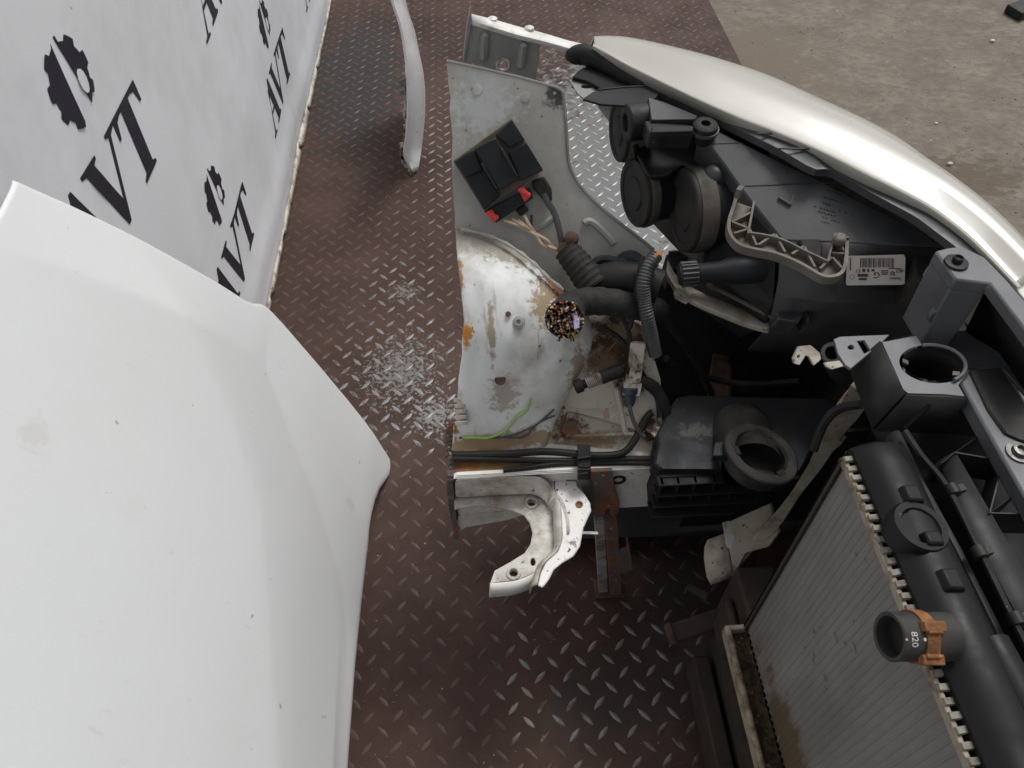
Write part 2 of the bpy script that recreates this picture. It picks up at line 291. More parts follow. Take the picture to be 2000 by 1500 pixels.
# raised lugs of the chequer plate: pointed lens shapes, two directions on a 47 mm lattice
def lug_mesh(ang, sc=1.0):
    L_, W_, h = .0150 * sc, .0044 * sc, .0018; vs = []; fs = []
    prof = [(-1, 0), (-.6, .62), (0, 1), (.6, .62), (1, 0)]
    lo = [(L_ * t, W_ * q) for t, q in prof] + [(L_ * t, -W_ * q) for t, q in reversed(prof[1:-1])]
    n = len(lo); ca, sa = math.cos(ang), math.sin(ang)
    for (x, y), s_, z in [(p, 1, .0002) for p in lo] + [(p, .50, h) for p in lo]:
        vs.append((ca * x * s_ - sa * y * s_, sa * x * s_ + ca * y * s_, z))
    fs = [tuple(range(n, 2 * n))] + [(i, (i + 1) % n, n + (i + 1) % n, n + i) for i in range(n)]
    return vs, fs
PITCHL = .047; cells = []
for i in range(-20, 32):
    for j in range(-10, 80):
        for k in (0, 1):
            x = .004 + (i + .5 * k) * PITCHL + random.uniform(-.001, .001); y = (j + .5 * k) * PITCHL
            if -.5 < x < PE - .02 and y > .1: cells.append((x, y, k))
def pix(p):
    q = V(p) - CO; d = q.dot(FW); return 1000 + FPX * q.dot(RT) / d, 750 - FPX * q.dot(UP) / d, d
near = []; far = []
for c in cells:
    px, py, d = pix((c[0], c[1], 0))
    inv = d > 0 and 640 < px < 1500 and 0 < py < 1500
    hidden = px < 700 and py > 900 or (880 < px < 1290 and 470 < py < 985)
    (near if inv and not hidden else far).append((d, c))
near.sort(); far += near[300:]; near = near[:300]
meshes = []
for k, a in ((0, -47), (1, 47)):
    b = MB(); b.add(*lug_mesh(R(a))); o = b.build('lug', M['lug'], None, fix=False); meshes.append(o.data); bpy.data.objects.remove(o)
def lug_wear(x, y):
    # towards the wall the tread is filled with paint and hardly stands out
    t = max(0, min(1, (x + .01 + .20 * y) / .14)); return (.20 + .80 * t * t * (3 - 2 * t)) * (.75 + .35 * math.sin(x * 31 + y * 17) * math.sin(x * 13 - y * 23))
for d, (x, y, k) in near:
    o = bpy.data.objects.new('lug', meshes[k]); COL.objects.link(o); o.location = (x, y, 0); o.rotation_euler.z = random.uniform(-.05, .05); f_ = lug_wear(x, y); o.scale = (.8 + .2 * f_, .8 + .2 * f_, f_); o.parent = floor
b = MB()
for d, (x, y, k) in far:
    vs, fs = lug_mesh(R((-47, 47)[k])); f_ = lug_wear(x, y); b.add([(p[0] + x, p[1] + y, p[2] * f_) for p in vs], fs)
tag(b.build('distant_lugs', M['lug'], floor, fix=False), kind='stuff')

# ================================================================== BANNER WALL
WX = Z(520, 600, 0).x
def wall_x(y, z, off=0):
    f = .0045 * math.sin(y * 5.1 + z * 1.3) + .002 * math.sin(y * 11 + 1 + z * 3)
    f += .006 * math.exp(-((z - .10 - .02 * math.sin(y * 2)) / .035) ** 2)      # soft fold above the hem
    f -= .004 * math.exp(-((y - 1.72 - .25 * z) / .06) ** 2)
    for (yc, zc, sl_, w_, h_) in ((1.45, .5, .5, .05, .004), (2.3, .3, -.3, .04, -.004), (1.12, .95, .8, .05, .004), (.75, .7, -.5, .06, .004), (1.9, .75, .2, .05, -.003)):
        f += h_ * math.exp(-(((y - yc) - sl_ * (z - zc)) / w_) ** 2) * math.exp(-((z - zc) / .35) ** 2)
    return WX + f + off
wall = empty('banner_wall', (WX, 1.5, 0)); tag(wall, 'white printed vinyl wall with black gear emblems and AVT lettering', 'wall')
b = MB(); ys = [-1.2 + .05 * i for i in range(145)]; zs = [.004 + .03 * i for i in range(20)] + [.62 + .1 * i for i in range(14)]
b.grid([[V((wall_x(y, z), y, z)) for y in ys] for z in zs]); b.build('vinyl_sheet', M['banner'], wall, solid=.012, off=0, fix=False)
b = MB(); rows = [[], []]; random.seed(8)
for i in range(600):
    y = -1.2 + .012 * i; n = random.uniform(-.0010, .0012); notch = .010 if any(abs(y - q) < .012 for q in (1.395, 2.03, 1.62, 2.5, 2.25)) else 0
    rows[0].append(V((wall_x(y, .026) + .0075, y, .020 + random.uniform(-.002, .002)))); rows[1].append(V((WX + .0115 + n - notch, y, .002)))
b.grid(rows); b.build('hem_strip', M['trim'], wall, solid=.004, off=0, fix=False)
def wp(y, z): return V((wall_x(y, z, .0066), y, z))
def decal(poly, holes, name, y0, z0, dp=.0006, mt='ink'):
    def dense(l):
        o = []
        for (a, b_) in zip(l, l[1:] + l[:1]):
            k = max(1, int(math.hypot(b_[0] - a[0], b_[1] - a[1]) / .02))
            o += [(a[0] + (b_[0] - a[0]) * t / k, a[1] + (b_[1] - a[1]) * t / k) for t in range(k)]
        return o
    m = MB(); m.prism([wp(y0 + p[0], z0 + p[1]) for p in dense(poly)], (dp, 0, 0), [[wp(y0 + p[0], z0 + p[1]) for p in dense(h)] for h in holes]); return m.build(name, M[mt], wall, fix=True)
# glyphs measured on the wall (origin = emblem centre, base line .21 below it)
GA = [(-.112, .5), (-.098, .5)]
A_out = [(-.189, 0), (-.151, 0), (-.151, .005), (-.166, .007), (-.153, .046), (-.114, .046), (-.101, .009), (-.116, .005), (-.116, 0), (-.052, 0), (-.052, .006), (-.064, .010), (-.110, .124), (-.118, .124), (-.174, .008), (-.189, .005)]
A_hole = [(-.150, .053), (-.117, .053), (-.136, .104)]
V_out = [(-.077, .121), (-.026, .121), (-.026, .116), (-.037, .113), (.001, .030), (.031, .112), (.020, .116), (.020, .121), (.058, .121), (.058, .116), (.040, .111), (-.004, -.003), (-.013, -.003), (-.064, .112), (-.077, .116)]
T_out = [(.058, .121), (.172, .121), (.174, .088), (.168, .088), (.158, .110), (.142, .114), (.131, .114), (.131, .010), (.143, .005), (.143, 0), (.083, 0), (.083, .005), (.096, .010), (.096, .114), (.084, .114), (.072, .110), (.064, .088), (.058, .088)]
def gear_half(side):
    pts = []
    for k in range(96):
        a = 2 * math.pi * k / 96; ph = (a * 9 / (2 * math.pi) + .1) % 1
        r = .0565 if ph < .52 else .0485
        pts.append((r * math.cos(a) * 1.02, r * math.sin(a) * .98))
    cut = -.008 if side < 0 else .004; tilt = .06
    sx = lambda p: p[0] - tilt * p[1] - cut
    out = []
    for a, b_ in zip(pts, pts[1:] + pts[:1]):
        ia, ib = (sx(a) * side > 0), (sx(b_) * side > 0)
        if ia: out.append(a)
        if ia != ib:
            t = sx(a) / (sx(a) - sx(b_)); out.append((a[0] + (b_[0] - a[0]) * t, a[1] + (b_[1] - a[1]) * t))
    return out
def logo(y0, z0):
    decal(gear_half(-1), [], 'gear_emblem', y0, z0)
    decal([p for p in gear_half(1) if p[1] > -.042], [], 'gear_emblem', y0, z0)
    decal([(.026 + .010 * math.cos(t * .5236), -.012 + .016 * math.sin(t * .5236)) for t in range(12)], [], 'emblem_window', y0, z0, .0012, 'banner')
    for gl, hl in ((A_out, [A_hole]), (V_out, []), (T_out, [])): decal(gl, hl, 'letter', y0, z0 - .21)
for (y0, z0) in ((.951, .80), (1.671, .80), (2.391, .80), (.231, .80), (1.276, .39), (1.996, .39), (2.716, .39), (.556, .39)): logo(y0, z0)

# ================================================================== WHITE BONNET (leaning on the wall)
HP = [(-.02, -.189), (.0, -.193), (.05, -.205), (.10, -.217), (.16, -.237), (.30, -.285), (.41, -.326), (.55, -.380), (.70, -.440), (.82, -.490), (.95, -.55)]
def hx(z):
    for (a, xa), (c, xc) in zip(HP, HP[1:]):
        if z <= c: return xa + (xc - xa) * (z - a) / (c - a)
    return HP[-1][1]
def hood_hit(px, py):
    d = ray(px, py); lo, hi = .2, 2.2
    g = lambda s_: (CO + d * s_).x - hx((CO + d * s_).z)
    best = None
    for i in range(400):
        s_ = .2 + i * .005
        if g(s_) * g(s_ + .005) <= 0: best = s_; break
    a, c = best, best + .005
    for _ in range(30):
        m_ = (a + c) / 2
        if g(a) * g(m_) <= 0: c = m_
        else: a = m_
    return CO + d * a
edge = [hood_hit(*p) for p in ((762, 908), (759, 897), (744, 874), (680, 786), (600, 690), (560, 643), (532, 612), (521, 602), (512, 597), (503, 596), (495, 596), (480, 590), (424, 554), (360, 518), (280, 474), (245, 456), (140, 406), (60, 371), (36, 360), (26, 357))]
bote = [hood_hit(*p) for p in ((762, 912), (757, 925), (740, 952), (731, 975), (726, 996), (720, 1030), (716, 1072), (704, 1180), (692, 1300), (680, 1460), (668, 1640))]
def interp(tab, v):
    if v <= tab[0][0]: return tab[0][1]
    for (a, xa), (c, xc) in zip(tab, tab[1:]):
        if v <= c: return xa + (xc - xa) * (v - a) / (c - a)
    return tab[-1][1]
zbt = sorted((p.y, max(p.z, .003)) for p in bote)
zct = [(.0, .235), (.26, .30), (.55, .40), (.65, .49), (.72, .58), (.8, .66)]
def smooth_hx(z): return sum(hx(z + k * .008) for k in range(-3, 4)) / 7
ez = resample(edge, 130)
hood_y0 = -.45; rows = []
for i, e in enumerate(ez):
    row = []
    for k in range(120):
        t = (k / 119) ** 1.9; y = e.y + (hood_y0 - e.y) * t; de = e.y - y
        f = max(0, 1 - e.z / .25); z = e.z + (interp(zbt, y) - interp(zbt, e.y)) * f ** 1.5
        z = max(z, .003); x = smooth_hx(z)
        zc = interp(zct, y); q = z - zc; fade = min(1, de / .10) * min(1, max(0, (z - interp(zbt, y)) / .06))
        tent = max(0, 1 - math.sqrt(q * q + .0004) / (.40 if q > 0 else .24))
        x += .023 * tent * fade
        c2_ = .80 - (.40 - z) * .38
        x += .0010 * math.exp(-((y - c2_ + .015) / .016) ** 2) * max(0, min(1, (z - .05) * 9)) * max(0, min(1, (.42 - z) * 6))
        x -= .001 * math.exp(-((y - c2_ - .045) / .03) ** 2) * max(0, min(1, (z - .03) * 9)) * max(0, min(1, (.45 - z) * 6))
        x += .002 * math.sin(y * 4 + 1) * min(1, max(0, z - .12) * 3)
        x -= .0012 * max(0, 1 - de / .006) ** 2
        zb_ = z - interp(zbt, y); x -= .002 * max(0, 1 - zb_ / .012) ** 2 * min(1, de / .08)
        pass
        row.append(V((x, y, z)))
    rows.append(row)
hb = lambda px, py, rad, col: (tuple(hood_hit(px, py) + V((.006, 0, 0))), rad, col, .5, 0)
M['white'] = mat('white_paint', (.735, .75, .757), .30, 0, .012, 3, (.70, .705, .69), .40, 3.5, .5, .02, 40,
    [hb(240, 1000, (.015, .02, .02), (.71, .715, .705)), hb(680, 985, (.02, .012, .015), (.66, .65, .615)), hb(440, 1440, (.03, .02, .02), (.70, .71, .71)), hb(575, 1230, (.006, .012, .02), (.69, .70, .70)), hb(55, 850, (.01, .02, .02), (.67, .665, .645))],
    ((.42, .40, .37), 48, .755), coat=.3, rvar=.06, streak=((.60, .595, .575), (14, 55, 30), .665, .55))
b = MB(); b.grid(rows); hood = b.build('car_bonnet', M['white'], None, angle=80, solid=.0035, fix=False)
tag(hood, 'large plain white car bonnet standing on the steel floor, leaning on the printed wall', 'car bonnet')
# paint chips down to bare metal near the lower edge
M['chip'] = mat('bare_chip', (.045, .042, .04), .6)
for (px, py, r_) in ((667, 1018, .0042), (657, 1063, .0026), (664, 1010, .0025), (426, 925, .0014), (95, 1272, .0018), (691, 1190, .0013), (15, 437, .0018), (172, 1044, .0012), (290, 1083, .0014), (141, 651, .0014)):
    p = hood_hit(px, py); n = V((1, 0, .42)).normalized(); u = n.orthogonal().normalized(); v_ = n.cross(u)
    random.seed(px); b = MB()
    b.prism([p + n * .0006 + (u * math.cos(k * .7) + v_ * math.sin(k * .7)) * r_ * random.uniform(.55, 1.1) for k in range(9)], n * .0012 - n * .004)
    b.build('paint_chip', M['chip'], hood)

# ================================================================== WHITE WING STANDING ON EDGE
FY = Z(810, 342, .0).y
fen = empty('car_wing', Z(810, 342, 0)); tag(fen, 'narrow white car wing standing on edge on the steel floor beside the printed wall', 'car wing')
Lp = [(758, -40), (764, 0), (774, 30), (783, 62), (788, 92), (792, 122), (793, 160), (794, 195), (793, 240), (790, 275), (787, 302), (796, 322), (808, 342)]
Rp = [(779, -40), (788, 0), (798, 38), (807, 75), (818, 108), (825, 140), (828, 168), (829, 195), (828, 228), (825, 262), (822, 288), (818, 315), (813, 342)]
Lp = resample(cr([Y(*p, FY) for p in Lp], 4), 40); Rp = resample(cr([Y(*p, FY + (.10, .10, .10, .10, .10, .10, .10, .095, .085, .07, .05, .025, .006)[k]) for k, p in enumerate(Rp)], 4), 40)
b = MB(); rows = []
for l, r_ in zip(Lp, Rp):
    wq = min(1, (l - r_).length / .02); row = [l + V((0, .004, 0)), l + V((.004, 0, 0)), l.lerp(r_, .12) + V((.003, -.004, 0)) * wq, l.lerp(r_, .5) + V((.002, 0, 0)) * wq, r_, r_ + V((-.004, .03, 0)), r_ + V((-.016, .14, 0)), r_ + V((-.05, .30, 0))]
    rows.append([V((p.x, p.y, max(p.z, .003))) for p in row])
rows = rows[:-1]; b.grid(rows); b.build('outer_skin', M['fender'], fen, angle=50, solid=.0025, fix=False)
b = MB()
random.seed(3)
for k in range(18, 39):
    l = Lp[k]; wd = .001 + .004 * random.random() + (.006 if 31 < k < 37 else 0)
    b.box((l.x - wd, l.y + .001, l.z - .014), (l.x + .001, l.y + .0035, l.z + .012))
b.build('torn_edge', M['rustpaint'], fen)
b = MB(); c = Y(784, 170, FY + .01)
b.prism([Y(*p, FY + .01) for p in ((780, 158), (793, 152), (793, 170), (780, 173))], (0, .004, 0)); b.prism([Y(*p, FY + .01) for p in ((780, 178), (793, 174), (793, 186), (781, 187))], (0, .004, 0))
b.build('mounting_tab', M['green'], fen)

# ================================================================== CUT-OFF CAR FRONT
car = empty('car_front_section', (.2, .6, 0))
tag(car, 'cut off left front corner of a white car with headlight, radiator and rusty inner wing', 'car front')
def part(m, name, mt, parent=car, **k): return m.build(name, mt, parent, **k)

# ---- upper inner wing (apron plate)
AP, AN = V((0, .82, .65)), V((0, -.17, .11)).normalized()
def ap(x, y, off=0): return PL(x, y, AP, AN, off)
poly = [(872, 119), (940, 134), (1010, 150), (1085, 170), (1098, 178), (1101, 190), (1105, 235), (1109, 300), (1115, 330), (1130, 358), (1150, 382), (1185, 415), (1225, 447), (1260, 474), (1277, 488), (1287, 520), (1240, 565), (1170, 590), (1110, 578), (1070, 548), (1040, 515), (1005, 488), (960, 462), (925, 450), (888, 446), (889, 420), (885, 385), (884, 350), (882, 310), (884, 270), (881, 240), (878, 215), (880, 190), (876, 165)]
holes = [[ap(1083 + 4 * math.cos(t), 182 + 4 * math.sin(t)) for t in [k * .785 for k in range(8)]]]
b = MB(); b.prism([ap(*p) for p in poly], -AN * .0022, holes); apron = part(b, 'inner_wing', M['apron'], bevel=.0006)
# folded return along the free edge and stiffening beads
b = MB(); ed = cr([ap(*p, .0) for p in poly[3:15]], 3)
b.tube(ed, .0022, 6); ed2 = [ap(*p, -.001) for p in poly[0:4]]; b.tube(ed2, .002, 6); part(b, 'folded_edge', M['green'], apron)
b = MB(); b.tube(cr([ap(*p, -.001) for p in ((1140, 437), (1150, 432), (1165, 440), (1185, 460), (1200, 478))], 5), [.002] + [.0055] * 19 + [.002], 8); part(b, 'pressed_bead', M['apron'], apron); b = MB()
b.tube(cr([ap(*p, -.002) for p in ((1040, 450), (1060, 440), (1080, 425))], 4), .005, 8)
part(b, 'pressed_bead', M['apron'], apron)
for (cx, cy, r_) in ((932, 176, .007), (1026, 190, .007), (1065, 195, .004)): b = MB(); b.lathe(ap(cx, cy), AN, [(-.001, r_), (.0009, r_ * .9), (.0011, r_ * .6)], 16); part(b, 'pressed_dimple', M['apron'], apron)

# ---- wheel arch dome
cutp = [((881, 884), .420), ((884, 850), .434), ((890, 800), .472), ((893, 750), .512), ((899, 700), .550), ((904, 650), .586), ((903, 600), .610), ((897, 545), .632), ((890, 490), .643), ((888, 440), .648)]
rgt = [((1072, 878), .420), ((1086, 838), .440), ((1104, 795), .468), ((1130, 745), .505), ((1155, 695), .532), ((1163, 655), .550), ((1150, 610), .572), ((1112, 570), .598), ((1062, 525), .620), ((1003, 478), .640)]
A_ = resample(cr([Z(*p, z) for p, z in cutp], 6), 34); B_ = resample(cr([Z(*p, z) for p, z in rgt], 6), 34)
b = MB(); rows = []
for i, (a, c) in enumerate(zip(A_, B_)):
    u = i / 33; row = []
    for k in range(31):
        t = k / 30; p = a.lerp(c, t); bul = .020 * math.sin(math.pi * u) ** .8 * math.sin(math.pi * min(1, t * 1.05)) ** .7
        n = V((.1, -.75, .65)).normalized(); p = p + n * bul
        # shallow pressings and dents
        for (cu, ct, ru, rt, h) in ((.50, .32, .07, .05, .004), (.40, .58, .04, .10, -.004), (.62, .45, .05, .16, .004), (.27, .38, .12, .17, -.005), (.75, .20, .05, .10, .003), (.45, .75, .12, .06, .004), (.55, .12, .22, .03, -.003)):
            p = p + n * h * math.exp(-((u - cu) / ru) ** 2 - ((t - ct) / rt) ** 2)
        if t > .93: p = p - n * .010 * ((t - .93) / .07) ** 2
        if t < .03: p = p + V((random.uniform(-.0016, .0012), 0, 0))
        row.append(p)
    rows.append(row)
arch_rows = rows
b.grid(rows); arch = part(b, 'wheel_arch', M['arch'], angle=70, solid=.003, sub=1, fix=False)
def arch_at(px, py):
    """nearest mesh point of the arch to a pixel, with normal"""
    best = None
    for r_ in arch_rows:
        for p in r_:
            x, y, d = pix(p); q = (x - px) ** 2 + (y - py) ** 2
            if best is None or q < best[0]: best = (q, p)
    return best[1]
AV = V((-.05, -.6, .8)).normalized()
for (px, py, r_, dark) in ((974, 745, .0075, 1), (992, 608, .0038, 1), (1117, 797, .003, 1)):
    p = arch_at(px, py); v0 = (CO - p).normalized(); b = MB()
    b.lathe(p - AV * .001, AV, [(.0002, r_), (.0012, r_ * 1.02), (.0012, r_ * 1.18), (.0, r_ * 1.3)], 20, close=True); part(b, 'hole_rim', M['arch'], arch)
    b = MB(); b.lathe(p + AV * .0018, AV, [(0, r_ * .9), (.0010, r_ * .98)], 20); part(b, 'drain_hole', M['rustpipe'], arch)
b = MB(); p = arch_at(1011, 628); b.lathe(p, AV, [(0, .0085), (.0022, .008), (.0025, .0055), (.0045, .005), (.0045, .003), (.0015, .0028), (.0015, .0003)], 16); part(b, 'stud', M['legpale'], arch)
b = MB(); p = arch_at(893, 815)
for k in range(5): b.lathe(p + V((.004, -.012, .0)) + V((0, .006 * k, .005 * k)), (0, .75, .6), [(0, .008), (.004, .0095), (.0055, .0075)], 14)
part(b, 'wire_loom_stub', M['cream'], arch)
# seam sealer line between arch and apron
b = MB(); b.tube(cr([Z(*p, z + .006) for p, z in (((900, 447), .648), ((960, 462), .645), ((1005, 486), .638), ((1040, 512), .63), ((1068, 540), .618), ((1100, 566), .604))], 5), [.0022 + .0008 * math.sin(k * 1.7) for k in range(26)], 7); part(b, 'sealer_bead', M['apron'], arch)

# ---- lower side panel (between arch and rail)
side = [((1046, 882), .417), ((1062, 838), .430), ((1080, 795), .452), ((1106, 745), .485), ((1128, 695), .512), ((1138, 640), .535), ((1150, 600), .545), ((1195, 600), .553), ((1260, 640), .54), ((1290, 740), .50), ((1300, 860), .43), ((1300, 890), .421)]
b = MB(); pts = [Z(*p, z - .002) for p, z in side]
hole = [Z(*p, .459) for p in ((1177, 797), (1189, 797), (1191, 818), (1180, 818))]
b.prism(pts, (0, .002, -.003), [hole]); sidep = part(b, 'side_panel', M['cream'], bevel=.0008)
b = MB(); b.tube(cr([Z(*p, z + .001) for p, z in (((1222, 848), .437), ((1214, 800), .464), ((1204, 755), .488), ((1200, 720), .505))], 4), .0045, 8); part(b, 'pressed_bead', M['cream'], sidep); b = MB()
b.tube(cr([Z(*p, z + .001) for p, z in (((1105, 850), .434), ((1150, 851), .434), ((1200, 849), .436), ((1222, 847), .437), ((1280, 852), .436))], 4), .0025, 8); part(b, 'pressed_bead', M['cream'], sidep); b = MB()
b.tube(cr([Z(*p, z + .001) for p, z in (((1106, 800), .461), ((1100, 820), .448), ((1092, 838), .438))], 4), .003, 8)
part(b, 'pressed_bead', M['cream'], sidep)
b = MB(); pr = [Z(*p, z + .002) for p, z in (((1102, 826), .444), ((1125, 822), .447), ((1132, 845), .436), ((1112, 855), .432), ((1096, 842), .437))]
b.prism(pr, (0, -.0005, .0015)); part(b, 'rust_scab', M['rust'], sidep)

# ---- chassis rail (box section, open at the cut)
RY, RT_, RB = .578, .420, .313; RX0, RX1 = -.046, .345; th = .0025
b = MB(); b.box((RX0, RY, RT_ - th), (RX1, .665, RT_)); b.box((RX0 + .002, RY, RB), (RX1, RY + th, RT_ - th)); b.box((RX0 + .004, RY + th, RB), (RX1, .665, RB + th)); b.box((RX0, .665 - th, RB + th), (RX1, .665, RT_ - th))
rail = part(b, 'chassis_rail', M['rail'], bevel=.001)
b = MB()
for k in range(3): b.box((RX0 + .003 + .002 * k, RY - .004 + .0013 * k, RT_ + .0005 + .0016 * k), (RX1 - .02 * k, RY + .004, RT_ + .0016 + .0016 * k))
part(b, 'spot_welded_seam', M['lip'], rail)
b = MB(); random.seed(5)
for k in range(14):
    z = RB + (RT_ - RB) * k / 13; dx = random.uniform(0, .005); b.box((RX0 - .004 - dx, RY - .002, z - .005), (RX0 + .003, RY + .0045, z + .0045))
for k in range(12):
    y = RY + .087 * k / 11; dx = random.uniform(0, .006); b.box((RX0 - .003 - dx, y - .005, RT_ - .0035), (RX0 + .004, y + .004, RT_ + .001))
b.box((RX0 - .006, RY - .006, RB - .055), (RX0 + .001, RY - .002, RT_))
part(b, 'torn_cut_edge', M['rust'], rail)
b = MB(); c = Y(1208, 938, RY - .001); b.prism([c + V((.011 * math.cos(t) , 0, .011 * math.sin(t))) for t in [k * .523 for k in range(12)]], (0, .001, 0), [[c + V((.006 * math.cos(t), 0, .006 * math.sin(t))) for t in [k * .523 for k in range(12)]]])
part(b, 'rubber_grommet', M['rubber'], rail)
# lower closing sheet seen under the mount
b = MB(); b.prism([V((RX0 + .002, RY - .002, .318)), V((.08, RY - .002, .330)), V((.03, RY - .002, .300)), V((RX0 + .012, RY - .002, .285)), V((RX0 + .002, RY - .002, .272))], (0, .002, 0)); part(b, 'torn_flange', M['rail'], rail)

# ---- gearbox mount bracket: upright flange on the rail, then a flat pad with bushes
def pad(x, y, z=.368): return Z(x, y, z)
mb = MB(); up = [(888, 933), (960, 929), (1040, 928), (1062, 932), (1076, 944), (1081, 962)]
dn = [(888, 972), (960, 968), (1030, 965), (1050, 968), (1062, 976), (1068, 990)]
U = [Y(x, y, RY - .005) for x, y in up]; Dn = [Z(x, y, .372) for x, y in dn]
rows = [U, [a.lerp(c, .5) + V((0, .003, 0)) for a, c in zip(U, Dn)], Dn]
mb.grid([resample(cr(r_, 3), 20) for r_ in rows]); mount = mb.build('mount_bracket', M['bracket'], car, angle=60, solid=.0028, sub=1, fix=False)
outl = [(887, 972), (960, 968), (1030, 964), (1056, 966), (1072, 980), (1083, 1000), (1088, 1040), (1084, 1065), (1075, 1085), (1058, 1108), (1038, 1122), (1010, 1133), (957, 1139), (966, 1114), (995, 1098), (1024, 1080), (1036, 1062), (1040, 1040), (1034, 1020), (1024, 1006), (1000, 996), (960, 988), (930, 986), (905, 990), (888, 994)]
hol = [[pad(1038 + 8 * math.cos(t), 983 + 7.5 * math.sin(t)) for t in [k * .45 for k in range(14)]], [pad(1003 + 8 * math.cos(t), 1120 + 7.5 * math.sin(t)) for t in [k * .45 for k in range(14)]], [pad(1041 + 5 * math.cos(t), 1097 + 8 * math.sin(t)) for t in [k * .6 for k in range(10)]]]
b = MB(); b.prism([pad(*p) for p in outl], (0, 0, -.0035), hol); b.build('pad', M['bracket'], mount, bevel=.0014)
b = MB(); lo = cr([pad(*p) for p in ((957, 1139), (985, 1137), (1010, 1133), (1038, 1122), (1058, 1108))], 4)
b.grid([[p + V((0, 0, .0005)) for p in lo], [p + V((-.001, -.006, -.006)) for p in lo], [p + V((-.002, -.008, -.020)) for p in lo]]); b.build('turned_lip', M['lip'], mount, solid=.0025, angle=60, fix=False)
for (cx, cy) in ((1038, 983), (1003, 1120)):
    b = MB(); b.lathe(pad(cx, cy), (0, 0, 1), [(-.006, .0060), (.0028, .0060), (.0032, .0068), (.0024, .0095), (.0002, .0100), (-.003, .0095)], 24, close=True); b.build('bush', M['bracket'], mount)
    b = MB(); b.lathe(pad(cx, cy), (0, 0, 1), [(-.011, .0055), (-.008, .0062)], 18); b.build('bush_core', M['rustpipe'], mount)
# raised side wall between the two brackets
lo = cr([pad(*p, .372) for p in ((1066, 985), (1078, 998), (1088, 1030), (1090, 1060))], 4)
b = MB(); b.grid([lo, [p + V((.004, 0, .010)) for p in lo], [p + V((.012, .0, .026)) for p in lo]]); b.build('side_wall', M['bracket'], mount, solid=.0025, angle=60, fix=False)

# ---- second bracket, flaked white strip
o2 = [(1083, 930), (1090, 914), (1100, 907), (1119, 908), (1124, 932), (1128, 950), (1143, 966), (1153, 982), (1155, 997), (1148, 1012), (1140, 1030), (1137, 1045), (1133, 1066), (1120, 1086), (1098, 1099), (1082, 1112), (1072, 1132), (1060, 1147), (1050, 1143), (1056, 1118), (1066, 1098), (1090, 1076), (1098, 1050), (1096, 1010), (1094, 980), (1084, 955)]
b = MB(); b.prism([Z(*p, .394) for p in o2], (0, 0, -.003), [[Z(1131 + 7 * math.cos(t), 985 + 7 * math.sin(t), .394) for t in [k * .45 for k in range(14)]]]); br2 = b.build('stay_bracket', M['bracket2'], car, bevel=.0016)
b = MB(); lo = cr([Z(*p, .394) for p in ((1083, 930), (1084, 955), (1094, 980), (1096, 1010), (1098, 1050), (1090, 1076), (1066, 1098), (1056, 1118), (1050, 1143))], 3)
b.grid([lo, [p + V((-.006, .002, -.008)) for p in lo], [p + V((-.008, .003, -.030)) for p in lo]]); b.build('side_wall', M['bracket'], br2, solid=.0025, angle=60, fix=False)
b = MB(); b.lathe(Z(1131, 985, .394), (0, 0, 1), [(-.010, .0045), (-.0035, .0058)], 16); b.build('rust_plug', M['rust2'], br2)
b = MB(); b.prism([Z(*p, .396) for p in ((1104, 930), (1124, 930), (1126, 939), (1106, 940))], (0, 0, .0008)); b.build('bare_patch', M['steelb'], br2)
b = MB(); b.bar(Z(1120, 1041, .385), Z(1168, 1042, .385), .004, .003); b.build('tongue', M['steelb'], br2)

# ---- rusty prop: head plate on the rail and two legs down to the floor
prop = MB(); hd = [(1128, 925), (1150, 921), (1196, 920), (1200, 950), (1210, 985), (1208, 1008), (1204, 1030), (1168, 1030), (1160, 1005), (1160, 980), (1140, 962), (1130, 942)]
prop.prism([Y(*p, RY - .010) for p in hd], (0, .006, 0), [[Y(1187 + 5 * math.cos(t), 1003 + 9 * math.sin(t), RY - .010) for t in [k * .6 for k in range(10)]]]); prop = prop.build('rusty_prop', M['rust'], car, bevel=.0015)
b = MB(); b.prism([Y(*p, RY - .013) for p in ((1129, 925), (1148, 922), (1158, 965), (1160, 1000), (1150, 985), (1140, 960))], (0, .003, 0)); b.build('inner_plate', M['steelb'], prop)
def leg(a, c, w0, w1, d, name, mt):
    m = MB(); p0 = Y(*a, RY - .012); p1 = Z(*c, .003)
    m.hexa([p0 + V((-w0, -d, 0)), p0 + V((w0, -d, 0)), p0 + V((w0, d, 0)), p0 + V((-w0, d, 0))], [p1 + V((-w1, -d, 0)), p1 + V((w1, -d, 0)), p1 + V((w1, d, 0)), p1 + V((-w1, d, 0))]); return m.build(name, mt, prop, bevel=.0015)
leg((1170, 1012), (1178, 1152), .0075, .0085, .006, 'leg', M['legpale']); leg((1192, 1008), (1202, 1154), .0095, .0105, .010, 'leg', M['rust'])
leg((1182, 1020), (1190, 1153), .004, .004, .004, 'web', M['rustpipe'])
b = MB(); c = Z(1190, 1157, 0); b.box((c.x - .026, c.y - .012, .0005), (c.x + .026, c.y + .020, .006)); b.build('foot', M['rustpipe'], prop, bevel=.001)
b = MB(); b.prism([Y(*p, RY - .012) for p in ((1204, 1078), (1226, 1070), (1236, 1105), (1222, 1122), (1206, 1118))], (0, .004, 0)); b.prism([Y(*p, RY - .020) for p in ((1225, 1068), (1230, 1068), (1237, 1112), (1231, 1116))], (0, .018, 0)); b.build('side_tab', M['rust'], prop, bevel=.001)

